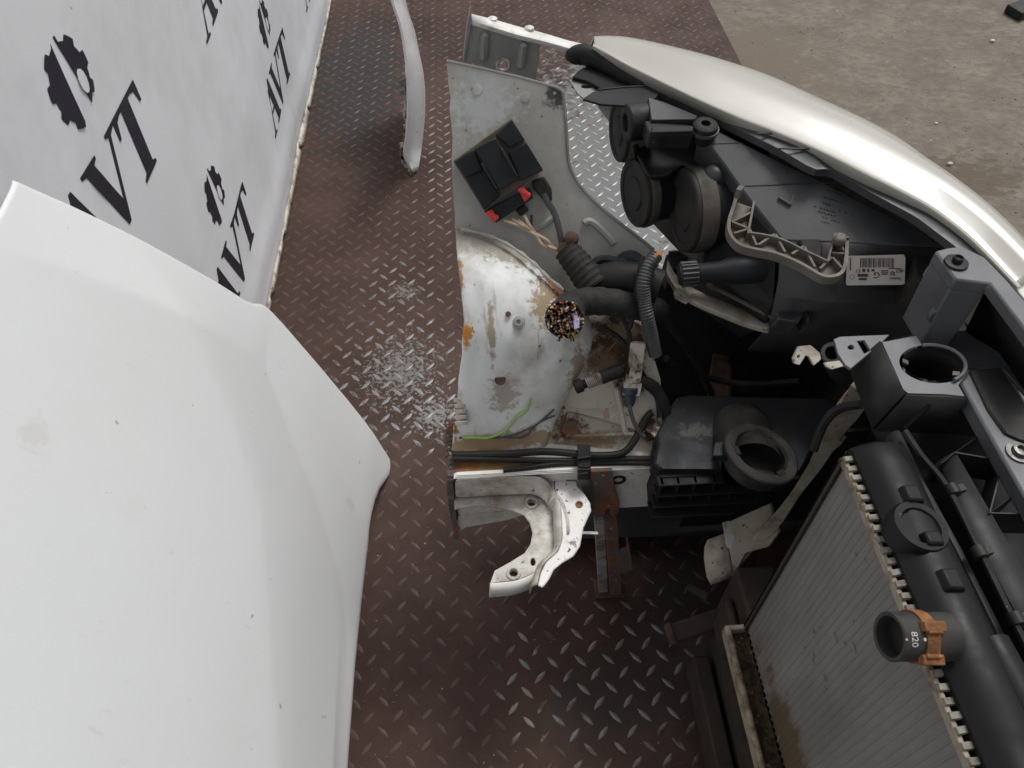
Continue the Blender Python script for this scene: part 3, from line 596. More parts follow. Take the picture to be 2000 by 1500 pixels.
# ---- pipes along the rail
pp = [[((884, 889), .432), ((940, 888), .434), ((1000, 886), .436), ((1060, 882), .437), ((1110, 885), .437), ((1150, 889), .437), ((1195, 889), .437), ((1220, 882), .440), ((1238, 862), .446), ((1252, 835), .455), ((1266, 812), .462), ((1274, 806), .464)],
      [((886, 896), .431), ((960, 897), .431), ((1050, 899), .430), ((1140, 899), .430), ((1220, 896), .431), ((1300, 896), .431)],
      [((983, 919), .425), ((1030, 914), .426), ((1080, 907), .427), ((1130, 905), .427), ((1220, 904), .427), ((1300, 905), .427)]]
for q, rr in zip(pp, (.0052, .0042, .0040)):
    b = MB(); b.tube(cr([Z(*p, z) for p, z in q], 5), rr, 10); part(b, 'pipe', M['rubber'])
clip = MB(); c0 = Z(1140, 868, .449); c1 = Z(1141, 914, .436)
clip.bar(c0, c1, .0175, .004, (0, -.4, 1)); clip.bar(c1 + V((0, -.002, .001)), c1 + V((0, -.006, -.018)), .0175, .004, (0, -1, .1)); clip.bar(Z(1140, 892, .446), Z(1141, 896, .446), .0195, .004, (0, -.4, 1)); part(clip, 'pipe_clip', M['black'], bevel=.001)
# cut wires lying on the arch
b = MB(); b.tube(cr([arch_at(x, y) + AV * .006 for x, y in ((905, 862), (930, 861), (955, 853), (985, 838), (1008, 822), (1026, 803), (1040, 783))], 5), .0018, 7); part(b, 'green_wire', M['gwire'])
b = MB()
for dy in (0, 4): b.tube(cr([arch_at(x, y + dy) + AV * .005 for x, y in ((900, 856), (940, 853), (985, 852), (1025, 843), (1055, 826), (1082, 802))], 5), .0013, 6)
part(b, 'grey_wire_pair', M['cgrey'])

# ---- control module on the apron
def mo(x, y, h): return ap(x, y, h)
def c2(x, y): return x / 3.3333 + 650, y / 3.3333
T_ = .022
mod = MB(); mod.prism([mo(*c2(*p), T_) for p in ((1166, 768), (1372, 1108), (985, 1372), (783, 1050))], -AN * (T_ - .001)); mod = mod.build('control_module', M['dust'], car, bevel=.0015)
def cover(pts, h, name='cover_block', mt='module'):
    m = MB(); m.prism([mo(*c2(*p), T_ + h) for p in pts], -AN * (h + .004)); return m.build(name, M[mt], mod, bevel=.0012)
cover(((1166, 778), (1250, 910), (1150, 962), (1062, 876)), .006); cover(((1260, 926), (1368, 1104), (1222, 1178), (1144, 990)), .006)
cover(((788, 1052), (920, 972), (976, 1108), (864, 1158)), .006); cover(((868, 1170), (990, 1114), (1088, 1274), (986, 1368)), .006)
cover(((924, 968), (1060, 896), (1215, 1165), (1085, 1240)), .016, 'centre_ridge')
cover(((1085, 965), (1100, 958), (1212, 1148), (1196, 1156)), .022, 'rib'); cover(((962, 1068), (980, 1058), (1078, 1232), (1066, 1240)), .018, 'rib')
conn = MB(); conn.prism([mo(*c2(*p), T_ - .004) for p in ((985, 1378), (1285, 1222), (1305, 1290), (1062, 1452))], -AN * .014); conn = conn.build('connector', M['module'], mod, bevel=.001)
for pts in (((1205, 1225), (1245, 1212), (1290, 1280), (1250, 1318)), ((1000, 1378), (1035, 1362), (1080, 1425), (1045, 1455))):
    random.seed(int(pts[0][0])); m = MB(); q = [mo(*c2(*p), T_ + .001) for p in pts]; m.prism(q, -AN * .012)
    for k in range(4): c_ = q[0].lerp(q[2], .2 + .2 * k); m.lathe(c_, AN, [(-.002, .004), (.0015, .0034), (.002, .002)], 8)
    m.build('red_clip', M['red'], conn, bevel=.001)
b = MB(); b.prism([mo(*c2(*p), .016) for p in ((1300, 1180), (1380, 1150), (1425, 1230), (1430, 1310), (1370, 1300), (1310, 1230))], -AN * .016); b.build('plug', M['rubber'], mod, bevel=.002)
b = MB(); b.prism([mo(*c2(*p), .013) for p in ((1190, 1370), (1250, 1330), (1280, 1370), (1220, 1410))], -AN * .012); b.build('plug', M['rubber'], mod, bevel=.002)
# wires
for wi, q in enumerate((((985, 430), (1005, 438), (1025, 447), (1043, 457), (1062, 474), (1078, 484), (1096, 491)), ((1000, 428), (1020, 440), (1044, 455), (1066, 468), (1080, 481), (1096, 489)), ((1024, 421), (1034, 440), (1045, 456), (1058, 476), (1075, 487), (1096, 494)), ((1012, 430), (1030, 444), (1045, 455)))):
    b = MB(); b.tube(cr([ap(x, y, .012 + .004 * (k % 2)) for k, (x, y) in enumerate(q)], 5), .0022, 7); part(b, 'beige_wire', M['beige'])
b = MB(); b.tube(cr([ap(x, y, .014) for x, y in ((1062, 378), (1072, 398), (1082, 415), (1090, 440), (1096, 468), (1100, 490))], 5), .0042, 8); part(b, 'black_cable', M['cgrey'])
b = MB(); b.tube([ap(1038, 420, .012), ap(1038, 448, .01)], .0018, 6); part(b, 'thin_wire', M['rustpipe'])

# ---- rubber boot, strap loop, bolt
b = MB(); a, c = ap(1106, 488, .02), ap(1165, 562, .045); n_ = 22
b.tube([a.lerp(c, k / n_) for k in range(n_ + 1)], [(.0165 if k % 3 else .0178) * (1 + .35 * k / n_) for k in range(n_ + 1)], 16)
boot = part(b, 'grommet_boot', M['tape']); b = MB(); b.lathe(ap(1116, 466, .022), AN + V((-.3, 0, .5)), [(-.008, .008), (0, .010), (.006, .009), (.009, .004)], 12); b.tube([ap(1104, 488, .02), ap(1106, 488, .03)], .011, 12); b.build('rusty_cap', M['rustpipe'], boot)
b = MB(); b.tube(cr([ap(x, y, .035) for x, y in ((1230, 515), (1205, 510), (1178, 506), (1163, 512), (1160, 528), (1168, 545), (1182, 560), (1205, 556), (1220, 545))], 4), .0058, 9); part(b, 'rubber_strap', M['black'])
b = MB(); c = ap(1230, 521, .04); b.lathe(c, (CO - c), [(-.02, .022), (-.002, .020), (0, .012), (.001, .012)], 18); bush = part(b, 'mount_bush', M['black']); b = MB(); b.lathe(c, (CO - c), [(0, .006), (.004, .006), (.0045, .004), (.010, .0038)], 6); b.build('bolt', M['steelb'], bush)
b = MB(); a = ap(1130, 590, .02); b.tube(cr([ap(1140, 565, .03), ap(1185, 545, .04), ap(1240, 545, .05), ap(1290, 560, .06)], 5), .022, 14); part(b, 'rubber_mount', M['rubber'])

# ---- cut main harness
path = cr([Z(1102, 624, .662), Z(1108, 611, .640), Z(1122, 594, .624), Z(1165, 588, .615), Z(1225, 596, .60), Z(1290, 608, .57)], 6)
b = MB(); b.tube(path, [.0225, .0235, .0235] + [.022 - .004 * min(1, k / 10) + .0008 * math.sin(k * 2.1) for k in range(len(path) - 3)], 22, caps=False); harness = part(b, 'wiring_harness', M['tape'], solid=.002, fix=True)
b = MB(); b.lathe(path[2], path[2] - path[3], [(0, .022), (.001, .0225)], 20); b.build('core', M['blackd'], harness)
ax = (path[0] - path[2]).normalized(); u = ax.orthogonal().normalized(); v_ = ax.cross(u); b = MB(); random.seed(21)
for k in range(210):
    r_ = .0215 * math.sqrt(random.random()); t = random.random() * 6.283; o_ = path[1] + (u * math.cos(t) + v_ * math.sin(t)) * r_
    e = o_ + ax * random.uniform(.0, .014) + (u * random.uniform(-1, 1) + v_ * random.uniform(-1, 1)) * .005; b.tube([o_ - ax * .006, o_.lerp(e, .6), e], .00115, 5, mi=random.choices(range(7), (8, 5, 5, 1, 3, 1, 3))[0])
tag(b.build('wire_ends', WIRES, harness), kind='stuff')
b = MB(); pr = [Z(*p, .668) for p in ((1122, 590), (1128, 600), (1132, 622), (1131, 640), (1122, 643), (1119, 618))]; b.prism(pr, (0, .002, -.003)); b.build('violet_tape', WIRES[3], harness)

# ---- corrugated hose
hp = cr([Z(x, y, z) for x, y, z in ((1282, 498, .66), (1268, 518, .655), (1257, 552, .64), (1258, 585, .62), (1264, 620, .60), (1272, 655, .57), (1280, 692, .54))], 14)
hp = resample(hp, 120); b = MB(); b.tube(hp, [.0092 if k % 3 else .0080 for k in range(120)], 14); part(b, 'corrugated_hose', M['cgrey'])
b = MB()
for k in range(3): b = MB(); b.tube(cr([Z(1278 + 2 * k, 503 - 2 * k, .672), Z(1285 + k, 496, .675), Z(1293, 490 + k * 4, .674)], 4), .0022, 6); part(b, 'wire_tip', WIRES[(4, 5, 0)[k]])

# ---- tensioner spring, tan post, blue plug
a, c = Z(1130, 754, .515), Z(1215, 722, .530); d = (c - a).normalized(); uu = d.orthogonal().normalized(); vv = d.cross(uu)
b = MB(); b.tube([a, c], .0062, 12); spring = part(b, 'spring_rod', M['rubber'])
b = MB(); hel = [a.lerp(c, .18 + .55 * k / 160) + (uu * math.cos(k * .55) + vv * math.sin(k * .55)) * .0080 for k in range(161)]; b.tube(hel, .0011, 6); b.build('coil', M['legpale'], spring)
b = MB(); b.lathe(a, d, [(-.006, .006), (-.005, .0095), (.005, .0095), (.006, .007)], 12); b.build('end_knob', M['rubber'], spring)
b = MB(); b.tube([c - d * .03, c], .0095, 12); b.build('collar', M['rubber'], spring)
b = MB(); b.bar(Z(1246, 668, .56), Z(1236, 748, .51), .020, .010, (0, -.6, .8)); b.bar(Z(1236, 745, .51), Z(1232, 772, .495), .024, .012, (0, -.6, .8)); post = part(b, 'bracket_post', M['cream'], bevel=.002)
b = MB(); b.lathe(Z(1231, 756, .505), Z(1229, 788, .485) - Z(1231, 756, .505), [(0, .011), (.008, .011), (.010, .0085), (.022, .008), (.028, .005)], 12); b.build('blue_plug', M['blue'], post)
b = MB(); b.tube(cr([Z(1229, 786, .49), Z(1232, 805, .48), Z(1240, 828, .465), Z(1254, 852, .45)], 5), .003, 8); part(b, 'plug_lead', M['cgrey'])
b = MB(); b.tube(cr([Z(1250, 742, .51), Z(1278, 755, .50), Z(1296, 785, .48), Z(1305, 825, .45)], 5), .0075, 10); part(b, 'pipe', M['rubber'])
b = MB(); b.tube(cr([Z(1262, 752, .50), Z(1284, 775, .48), Z(1290, 815, .46)], 5), .005, 8); part(b, 'pipe', M['black'])
b = MB(); b.prism([Z(*p, .45) for p in ((1268, 822), (1296, 818), (1296, 850), (1280, 852), (1262, 838))], (0, 0, -.003)); part(b, 'torn_flange', M['cream'])

for q, r_, mk in ((((1180, 640, .56), (1215, 665, .55), (1240, 705, .53), (1262, 740, .50)), .003, 'rubber'), (((1200, 600, .60), (1225, 640, .575), (1232, 690, .545), (1224, 730, .525)), .0035, 'tape'), (((1290, 610, .58), (1320, 650, .54), (1350, 690, .48), (1390, 770, .40)), .006, 'rubber'), (((1255, 500, .66), (1248, 540, .64), (1240, 590, .61), (1230, 640, .575)), .004, 'tape'),
                 (((1300, 700, .50), (1360, 730, .44), (1450, 750, .42), (1560, 745, .44)), .005, 'black'), (((1185, 690, .525), (1200, 672, .537), (1214, 662, .542)), .0012, 'rust2')):
    b = MB(); b.tube(cr([Z(*p) for p in q], 6), r_, 8); part(b, 'cable', M[mk])
# ---- wing mounting bracket behind the apron
BY = 1.04
brk = MB(); slot = [Y(982 + 7 * math.cos(t), 126 + 9 * math.sin(t), BY) for t in [k * .6 for k in range(10)]]
brk.prism([Y(*p, BY) for p in ((920, 44), (1056, 80), (1052, 120), (1046, 158), (1000, 150), (940, 128), (905, 120))], (0, .002, 0), [slot]); brk = brk.build('wing_bracket', M['green'], car, bevel=.0005)
b = MB(); b.prism([Y(*p, BY - .004) for p in ((919, 14), (922, 40), (912, 90), (906, 122), (904, 118), (911, 60))], (0, .012, 0)); b.build('end_flange', M['green'], brk)
b = MB()
for q in (((947, 62), (945, 90), (944, 118)), ((1023, 82), (1019, 106), (1016, 134))):
    b = MB(); b.tube(cr([Y(*p, BY - .001) for p in q], 4), [.002] + [.0065] * 7 + [.003], 8); b.build('pressed_bead', M['green'], brk)
b = MB(); b.lathe(Y(982, 126, BY - .001), (0, -1, 0), [(0, .007), (.002, .007), (.002, .0095), (0, .0105)], 16, close=True); b.build('slot_rim', M['rustpaint'], brk)
lz = lambda t: .832 - .045 * t
fr = [(921, 40), (965, 54), (1010, 68), (1060, 80), (1110, 94), (1157, 104)]; bk = [(921, 27), (965, 38), (1010, 51), (1060, 64), (1110, 79), (1150, 88)]
Fp = [Y(x, y, BY - .003) for x, y in fr]; Bp = [Y(x, y, BY + .012) for x, y in bk]
b = MB(); b.grid([[p + V((0, 0, -.006)) for p in Fp], Fp, [a.lerp(c, .5) + V((0, 0, .002)) for a, c in zip(Fp, Bp)], Bp, [p + V((0, .002, -.012)) for p in Bp]]); b.build('top_lip', M['lip'], brk, solid=.002, angle=50, fix=False)
b = MB()
for (x, y) in ((962, 34), (1034, 52)): b = MB(); b.lathe(Y(x, y, BY + .012), (0, 0, 1), [(-.006, .007), (-.001, .0065), (.001, .003)], 12); b.build('weld_stud', M['lip'], brk)

# ================================================================== HEADLIGHT
hl = MB()
TP0, TP1, TP2 = Z(1392, 250, .764), Z(1858, 488, .714), Z(1452, 374, .728); TN = (TP1 - TP0).cross(TP2 - TP0).normalized()
if TN.z < 0: TN = -TN
def tp(x, y, off=0): return PL(x, y, TP0, TN, off)
top = [tp(*p) for p in ((1366, 250), (1392, 250), (1500, 303), (1600, 350), (1700, 402), (1800, 452), (1858, 488), (1842, 484), (1640, 474), (1528, 470), (1498, 432), (1452, 374), (1412, 318), (1377, 272))]
bot = [V((p.x + .004, p.y + .01, .565)) for p in top]
n = len(top); ts = tessellate_polygon([top])
hl.add(top + bot, [tuple(t) for t in ts] + [(i, (i + 1) % n, n + (i + 1) % n, n + i) for i in range(n)] + [tuple(n + i for i in reversed(t)) for t in ts])
hl = hl.build('headlight', M['housing'], car, bevel=.002, angle=25)
# joint lines moulded on the top face
b = MB(); b.bar(tp(1385, 281), tp(1450, 279), .0012, .0010); b.build('joint_line', M['mark'], hl); b = MB(); b.bar(tp(1455, 363), tp(1630, 357), .0016, .0016); b.build('joint_line', M['mark'], hl)
b = MB(); e0, e1, e2 = tp(1520, 387, .001), tp(1543, 401, .001), tp(1550, 383, .001)
b.bar(e0, e1, .003, .005); b.bar(e1, e2, .003, .005); b.build('locating_rib', M['mark'], hl)
# faint moulded markings (illegible in the photograph): short flush dashes
b = MB(); random.seed(2)
for (x0, y0, cnt) in ((1618, 372, 5), (1612, 385, 6), (1596, 392, 5), (1592, 402, 7), (1600, 412, 6), (1608, 424, 6), (1640, 412, 5), (1606, 432, 5)):
    for k in range(cnt):
        if random.random() < .25: continue
        x, y = x0 + 6 * k, y0 + 1.9 * k; c = tp(x, y, .0002); l_ = random.uniform(.0006, .0013); b.bar(c + V((-l_, 0, 0)), c + V((l_, 0, 0)), random.choice((.0016, .0026)), .0006)
tag(b.build('moulded_marks', M['mark'], hl), kind='stuff')
# lower rear body: label face, shelf and dark underside
lab = [tp(1525, 471), tp(1640, 475), tp(1842, 485)]
dz_ = lab[1].z - .698
r1 = [Z(1520, 548, .650 + dz_), Z(1640, 566, .645 + dz_), Z(1835, 552, .650 + dz_)]
r2 = [Z(1515, 575, .635 + dz_), Z(1630, 590, .630 + dz_), Z(1815, 592, .622 + dz_)]
r3 = [Z(1500, 640, .575), Z(1610, 655, .565), Z(1790, 652, .57)]
r4 = [V((p.x, p.y + .03, .50)) for p in r3]
b = MB(); b.grid([lab, r1, r2, r3, r4]); b.build('rear_face', M['housing'], hl, solid=.004, off=0, angle=20)
b = MB(); b.prism([Z(*p, .612) for p in ((1508, 588), (1560, 578), (1575, 610), (1560, 630), (1520, 622))], (0, .01, -.03)); b.build('gusset', M['housing'], hl, bevel=.002)
b = MB(); b.prism([Z(*p, .618) for p in ((1562, 575), (1600, 572), (1598, 590), (1578, 632))], (0, .01, -.03)); b.build('gusset', M['black'], hl, bevel=.002)
# inner dark body from the caps to the truss
q0 = [Z(1376, 278, .735), tp(1446, 380, -.008), tp(1520, 475, -.006), Z(1515, 590, .63), Z(1495, 640, .58), Z(1400, 572, .60), Z(1372, 520, .62), Z(1384, 430, .66), Z(1382, 360, .70)]
b = MB(); b.prism(q0, V((.02, .09, -.12))); b.build('rear_body', M['black'], hl, bevel=.006, seg=3, angle=30)
b = MB(); b.lathe(Z(1396, 341, .725), (-.2, -.5, .8), [(-.02, .016), (0, .015), (.007, .010), (.010, .004)], 16); b.build('boss', M['housing'], hl, bevel=.01, seg=4)
# bulb caps
def capd(px, py, z, r_, nrm, dep=.03, nm='bulb_cap'):
    c = Z(px, py, z); nrm = V(nrm).normalized(); m = MB()
    m.lathe(c, nrm, [(-dep, r_ * .96), (-.008, r_), (-.001, r_ * .985), (.0005, r_ * .95), (.0005, r_ * .80), (-.0015, r_ * .77), (-.0015, r_ * .50), (.001, r_ * .46), (.001, r_ * .15), (.0016, .001)], 48)
    o = m.build(nm, M['capm'], hl, angle=30)
    m = MB(); m.lathe(c, nrm, [(-dep * .95, r_ * .99), (-dep * .5, r_ * 1.03), (-.006, r_ * 1.01), (-.006, r_ * .9), (-dep * .95, r_ * .9)], 48, close=True); m.build('cap_rim', M['worn'], o)
    b_ = MB(); b_.lathe(c - nrm * dep, -nrm, [(0, r_ * .93), (.05, r_ * .85), (.11, r_ * .8)], 32); b_.build('bulb_tube', M['black'], o)
    return o
capd(1334, 412, .672, .055, (-1, -.10, .02), .030); capd(1238, 378, .655, .0475, (-.97, -.24, .03), .02); capd(1206, 256, .715, .042, (-.985, -.12, .02), .03)
b = MB(); b.prism([Z(*p, .715) for p in ((1240, 300), (1262, 264), (1340, 264), (1375, 292), (1372, 335), (1330, 322), (1300, 345), (1262, 345))], (.02, .03, -.03)); b.prism([V(p) for p in ((.32, .80, .60), (.36, .76, .60), (.40, .80, .60), (.36, .95, .60), (.28, .97, .60))], (0, 0, .11)); b.build('cap_body', M['black'], hl, bevel=.004)
b = MB(); b.prism([(.268, .965, .545), (.322, .83, .545), (.338, .75, .545), (.40, .74, .545), (.40, .98, .545)], (0, 0, .17)); b.build('cap_carrier', M['black'], hl, bevel=.008, seg=3)
b = MB(); b.prism([Z(*p, .615) for p in ((1300, 495), (1345, 500), (1340, 525), (1312, 525))], (.0, .01, -.05)); b.build('vent_plug', M['blackd'], hl, bevel=.003)
# upper mounts
b = MB(); c = Z(1241, 238, .755); b.lathe(c, (-1, -.15, 0), [(-.03, .023), (.012, .024), (.014, .021), (.014, .012), (.006, .011), (.006, .001)], 24); b.build('adjuster_boss', M['black'], hl, bevel=.0015)
b = MB(); b.prism([Z(*p, .772) for p in ((1258, 236), (1358, 233), (1364, 246), (1352, 262), (1268, 262))], (0, .002, -.022)); b.prism([Z(*p, .776) for p in ((1272, 248), (1356, 246), (1354, 256), (1270, 258))], (0, 0, -.004)); b.build('cross_bar', M['black'], hl, bevel=.002)
b = MB(); c = Z(1378, 243, .776); b.lathe(c, (0, -.1, 1), [(-.024, .013), (-.012, .017), (-.004, .0165), (0, .0155), (.002, .012), (.002, .006), (-.004, .0055), (-.004, .0005)], 24); grom = b.build('grommet', M['rubber'], hl)
b = MB(); b.lathe(c, (0, -.1, 1), [(-.009, .0158), (-.009, .0182), (-.005, .0182), (-.005, .0158)], 24, close=True); b.build('grommet_ring', M['cgrey'], grom)
# pointed arms at the tail of the lamp
b = MB(); b.prism([Z(*p, .766) for p in ((1118, 150), (1130, 137), (1162, 122), (1215, 143), (1262, 162), (1288, 174), (1270, 182), (1205, 178), (1172, 172), (1148, 158))], (0, .006, -.02)); b.build('tail_web', M['blackd'], hl, bevel=.0012)
b = MB(); b.prism([Z(*p, .774) for p in ((1139, 193), (1158, 181), (1168, 175), (1215, 170), (1284, 166), (1292, 178), (1276, 196), (1262, 212), (1222, 206), (1172, 203))], (0, .002, -.004)); b.build('tail_arm', M['black'], hl, bevel=.0006)
b = MB(); b.tube([Z(1168, 175, .775), Z(1215, 170, .775), Z(1284, 166, .775)], .0009, 6); b.build('arm_edge', M['cgrey'], hl)
b = MB(); b.prism([Z(*p, .760) for p in ((1112, 156), (1135, 160), (1160, 168), (1180, 172), (1158, 180), (1140, 192), (1128, 182))], (0, .002, -.003), [[Z(1146 + 12 * math.cos(t), 169 + 4 * math.sin(t), .760) for t in [k * .6 for k in range(10)]]]); b.build('tail_plate', M['green'], hl)
b = MB(); b.tube(cr([Z(*p) for p in ((1116, 122, .764), (1124, 110, .772), (1145, 107, .776), (1180, 122, .774), (1215, 142, .771), (1262, 168, .768))], 5), [.007, .010, .012, .013, .014] + [.014] * 21, 14); b.build('tail_seal', M['rubber'], hl)
b = MB(); b.prism([Z(*p) for p in ((1266, 190, .782), (1300, 200, .783), (1362, 226, .782), (1358, 233, .779), (1272, 234, .776))], (0, .003, -.010)); b.build('top_plate', M['housing'], hl, bevel=.001)
b = MB(); b.prism([Z(*p, .72) for p in ((1224, 205), (1262, 205), (1260, 262), (1238, 300), (1226, 245))], (.02, .03, -.06)); b.build('tail_block', M['blackd'], hl, bevel=.004)
# lens
LS = [(1160, 90), (1190, 106), (1225, 126), (1295, 161), (1370, 197), (1440, 228), (1520, 259), (1610, 298), (1700, 344), (1760, 374), (1820, 407), (1880, 452), (1925, 494), (1990, 562)]
LO = [(1158, 80), (1190, 79), (1240, 85), (1340, 108), (1430, 135), (1520, 170), (1610, 215), (1700, 260), (1752, 292), (1802, 337), (1855, 383), (1910, 431), (1965, 486), (2022, 556)]
nS = len(LS); zs_ = [.792 - .037 * (i / (nS - 1)) ** 1.3 for i in range(nS)]
Sp = [Z(*p, z) for p, z in zip(LS, zs_)]; Op = []
for i, (p, z) in enumerate(zip(LO, zs_)): Op.append(Z(*p, z - (.012 + .040 * min(1, i / 5))))
Sp = cr(Sp, 5); Op = cr(Op, 5); b = MB(); cols = []
for i, (s_, o_) in enumerate(zip(Sp, Op)):
    d = o_ - s_; hz = V((d.x, d.y, 0)); out = V((.75, .65, 0)); k = min(1, i / 22 + .15)
    drop = s_.z - o_.z
    oz = -drop
    pr = [s_ + V((0, 0, -.012)) - out * .001, s_, s_ + hz * .10 + V((0, 0, .001))]
    for t in (.2, .3, .38, .42, .46, .5, .6, .7, .8, .9, .97): 
        zz = -drop * max(0, (t - .40) / .60) ** 1.5 + (.011 * math.sin(min(1, t / .42) * math.pi / 2) if t < .42 else .011 * (1 - (t - .42) / .58)) * k
        cre = -.0022 * k * math.exp(-((t - .44) / .03) ** 2)
        pr.append(s_ + hz * t + V((0, 0, zz + cre)))
    pr += [o_ + V((0, 0, -.002)), o_ + out * .000 + V((0, 0, -.025 * k)) - out * .002, o_ - out * .014 * k + V((0, 0, -.07 * k)), o_ - out * .04 * k + V((0, 0, -.12 * k)), o_ - out * .085 * k + V((0, 0, -.16 * k))]
    cols.append(pr)
b.grid(cols); b.build('lens', M['lens'], hl, angle=60, solid=.003, fix=False)
rim = [s_ + V((0, 0, .001)) - V((.75, .65, 0)) * .001 for s_ in Sp]; b = MB(); b.tube(rim, .0022, 6); b.build('lens_rim', M['lensrim'], hl)
# grey flange strip between lens rim and housing, with a shadow gap
FLo = [(1232, 150), (1300, 186), (1400, 231), (1520, 290), (1589, 331), (1622, 330), (1700, 376), (1790, 424), (1862, 478), (1905, 515)]
FLi = [(1228, 130), (1295, 163), (1370, 199), (1520, 261), (1580, 291), (1612, 300), (1700, 346), (1790, 392), (1878, 455), (1923, 498)]
lo = resample([Z(x, y, .776 - .026 * i / 9) for i, (x, y) in enumerate(FLo)], 40); li = resample([Z(x, y, .784 - .030 * i / 9) for i, (x, y) in enumerate(FLi)], 40)
b = MB(); b.grid([li, lo, [p + V((0, 0, -.007)) for p in lo], [p + V((.012, .012, -.010)) for p in lo]]); fl_ = b.build('flange', M['housing'], hl, angle=40, solid=.002, fix=False)
b = MB(); b.bar(Z(1478, 261, .776), Z(1518, 261, .776), .0014, .0016); b.bar(Z(1520, 290, .774), Z(1585, 291, .774), .0016, .0018); b.build('joint_line', M['mark'], fl_)
# lever with truss ribs
def tz(x, y): return .745 - (y - 385) * .00018
outr = [(1440, 380), (1432, 405), (1424, 432), (1427, 456), (1445, 476), (1475, 485), (1508, 491), (1540, 502), (1575, 519), (1604, 536), (1625, 539), (1643, 532), (1652, 512), (1655, 470)]
inr = [(1473, 392), (1468, 420), (1462, 452), (1463, 453), (1485, 456), (1515, 462), (1545, 474), (1570, 487), (1598, 500), (1615, 508), (1618, 507), (1622, 490), (1628, 470), (1632, 455)]
ou = cr([Z(x, y, tz(x, y)) for x, y in outr], 4); inn = cr([Z(x, y, tz(x, y)) for x, y in inr], 4)
def ribbon(pl, w_, h):
    m = MB(); L_ = []; 
    for i, p in enumerate(pl):
        t = (pl[min(i + 1, len(pl) - 1)] - pl[max(i - 1, 0)]); t.z = 0; t = t.normalized() if t.length > 1e-6 else V((1, 0, 0)); sd_ = V((-t.y, t.x, 0)) * w_ / 2
        L_.append([p - sd_, p + sd_, p + sd_ + V((0, 0, -h)), p - sd_ + V((0, 0, -h)), p - sd_])
    m.grid(L_); return m
lev = ribbon(ou, .0040, .011).build('retaining_lever', M['truss'], hl, angle=30)
ribbon(inn, .0024, .011).build('inner_rail', M['truss'], lev, angle=30)
b = MB(); rows = [[p + V((0, 0, -.010)) for p in resample(ou, 40)], [p + V((0, 0, -.010)) for p in resample(inn, 40)]]; b.grid(rows); b.build('web', M['truss'], lev, solid=.002, fix=False)
zig = [((1468, 420), (1428, 440)), ((1428, 440), (1462, 453)), ((1462, 453), (1432, 462)), ((1462, 453), (1475, 484)), ((1480, 484), (1512, 463)), ((1512, 463), (1530, 497)), ((1545, 502), (1568, 487)), ((1568, 487), (1588, 526)), ((1600, 530), (1622, 508)), ((1622, 508), (1640, 528)), ((1622, 500), (1652, 502)), ((1652, 502), (1630, 478)), ((1630, 470), (1655, 470))]
for a, c in zig:
    m = MB(); m.bar(Z(*a, tz(*a) - .006), Z(*c, tz(*c) - .006), .0028, .011); m.build('rib', M['truss'], lev)
b = MB(); b.prism([Z(*p, .738) for p in ((1630, 456), (1642, 451), (1656, 457), (1654, 470), (1632, 468))], (0, 0, -.010)); b.build('hinge', M['truss'], lev, bevel=.003)
b = MB(); b.bar(Z(1440, 380, .748), Z(1446, 372, .744), .006, .012); b.build('hinge', M['truss'], lev)
b = MB(); b.prism([Z(*p, .712) for p in ((1560, 466), (1602, 466), (1608, 480), (1606, 508), (1570, 492))], (0, .01, -.03)); b.build('recess_block', M['blackd'], hl, bevel=.003)
# label
ln = (r1[1] - lab[1]).cross(lab[2] - lab[1]).normalized()
if ln.z < 0: ln = -ln
def lf(x, y, off): return PL(x, y, lab[1], ln, off + .003)
b = MB(); b.prism([lf(*p, .0012) for p in ((1655, 500), (1765, 497), (1768, 503), (1767, 553), (1762, 556), (1654, 557), (1652, 552))], ln * .0006); label = b.build('part_label', M['label'], hl)
b = MB(); random.seed(11); x = 1680
while x < 1748:
    w_ = random.choice((1, 1, 1.6, 2.4)); b.prism([lf(*p, .0022) for p in ((x, 504), (x + w_, 504), (x + w_, 522), (x, 522.5))], ln * .0002); x += w_ + random.choice((1, 1.4, 2))
b.build('barcode', M['labelink'], label)
lx = (lf(1660, 530, 0) - lf(1760, 528, 0))   # the label is stuck on upside down
def ltext(s_, x, y, size, dx=None): text_mesh(s_, size, frame(lf(x, y, .0024), dx or lx, ln), 'print', M['labelink'], label, .0001)
ltext('G', 1712, 537, .011); ltext('Valeo', 1749, 544, .0058); ltext('8E2', 1757, 529, .0055); ltext('89006', 1686, 538, .0048); ltext('E1', 1675, 529, .006)
b = MB()
for (x0, x1, y0, y1) in ((1675, 1694, 535, 540), (1677, 1693, 543, 547), (1721, 1735, 528, 530), (1721, 1735, 532, 533.5), (1722, 1734, 535, 536.5), (1684, 1690, 525, 531), (1694, 1698, 525, 531), (1702, 1708, 526, 530), (1735, 1760, 523.5, 525), (1660, 1662, 504, 528)):
    b.prism([lf(*p, .0022) for p in ((x0, y0), (x1, y0), (x1, y1), (x0, y1))], ln * .0002)
for k in (0, 4): b.tube([lf(1738, 538 - k, .0024), lf(1743, 534.5 - k, .0024), lf(1748, 538 - k, .0024)], .0006, 5)
b.build('print', M['labelink'], label)
b = MB(); b.tube([lf(1664 + 4.5 * math.cos(t), 541 + 4.5 * math.sin(t), .0024) for t in [k * .4833 for k in range(14)]], .0002, 4); b.build('print', M['labelink'], label)
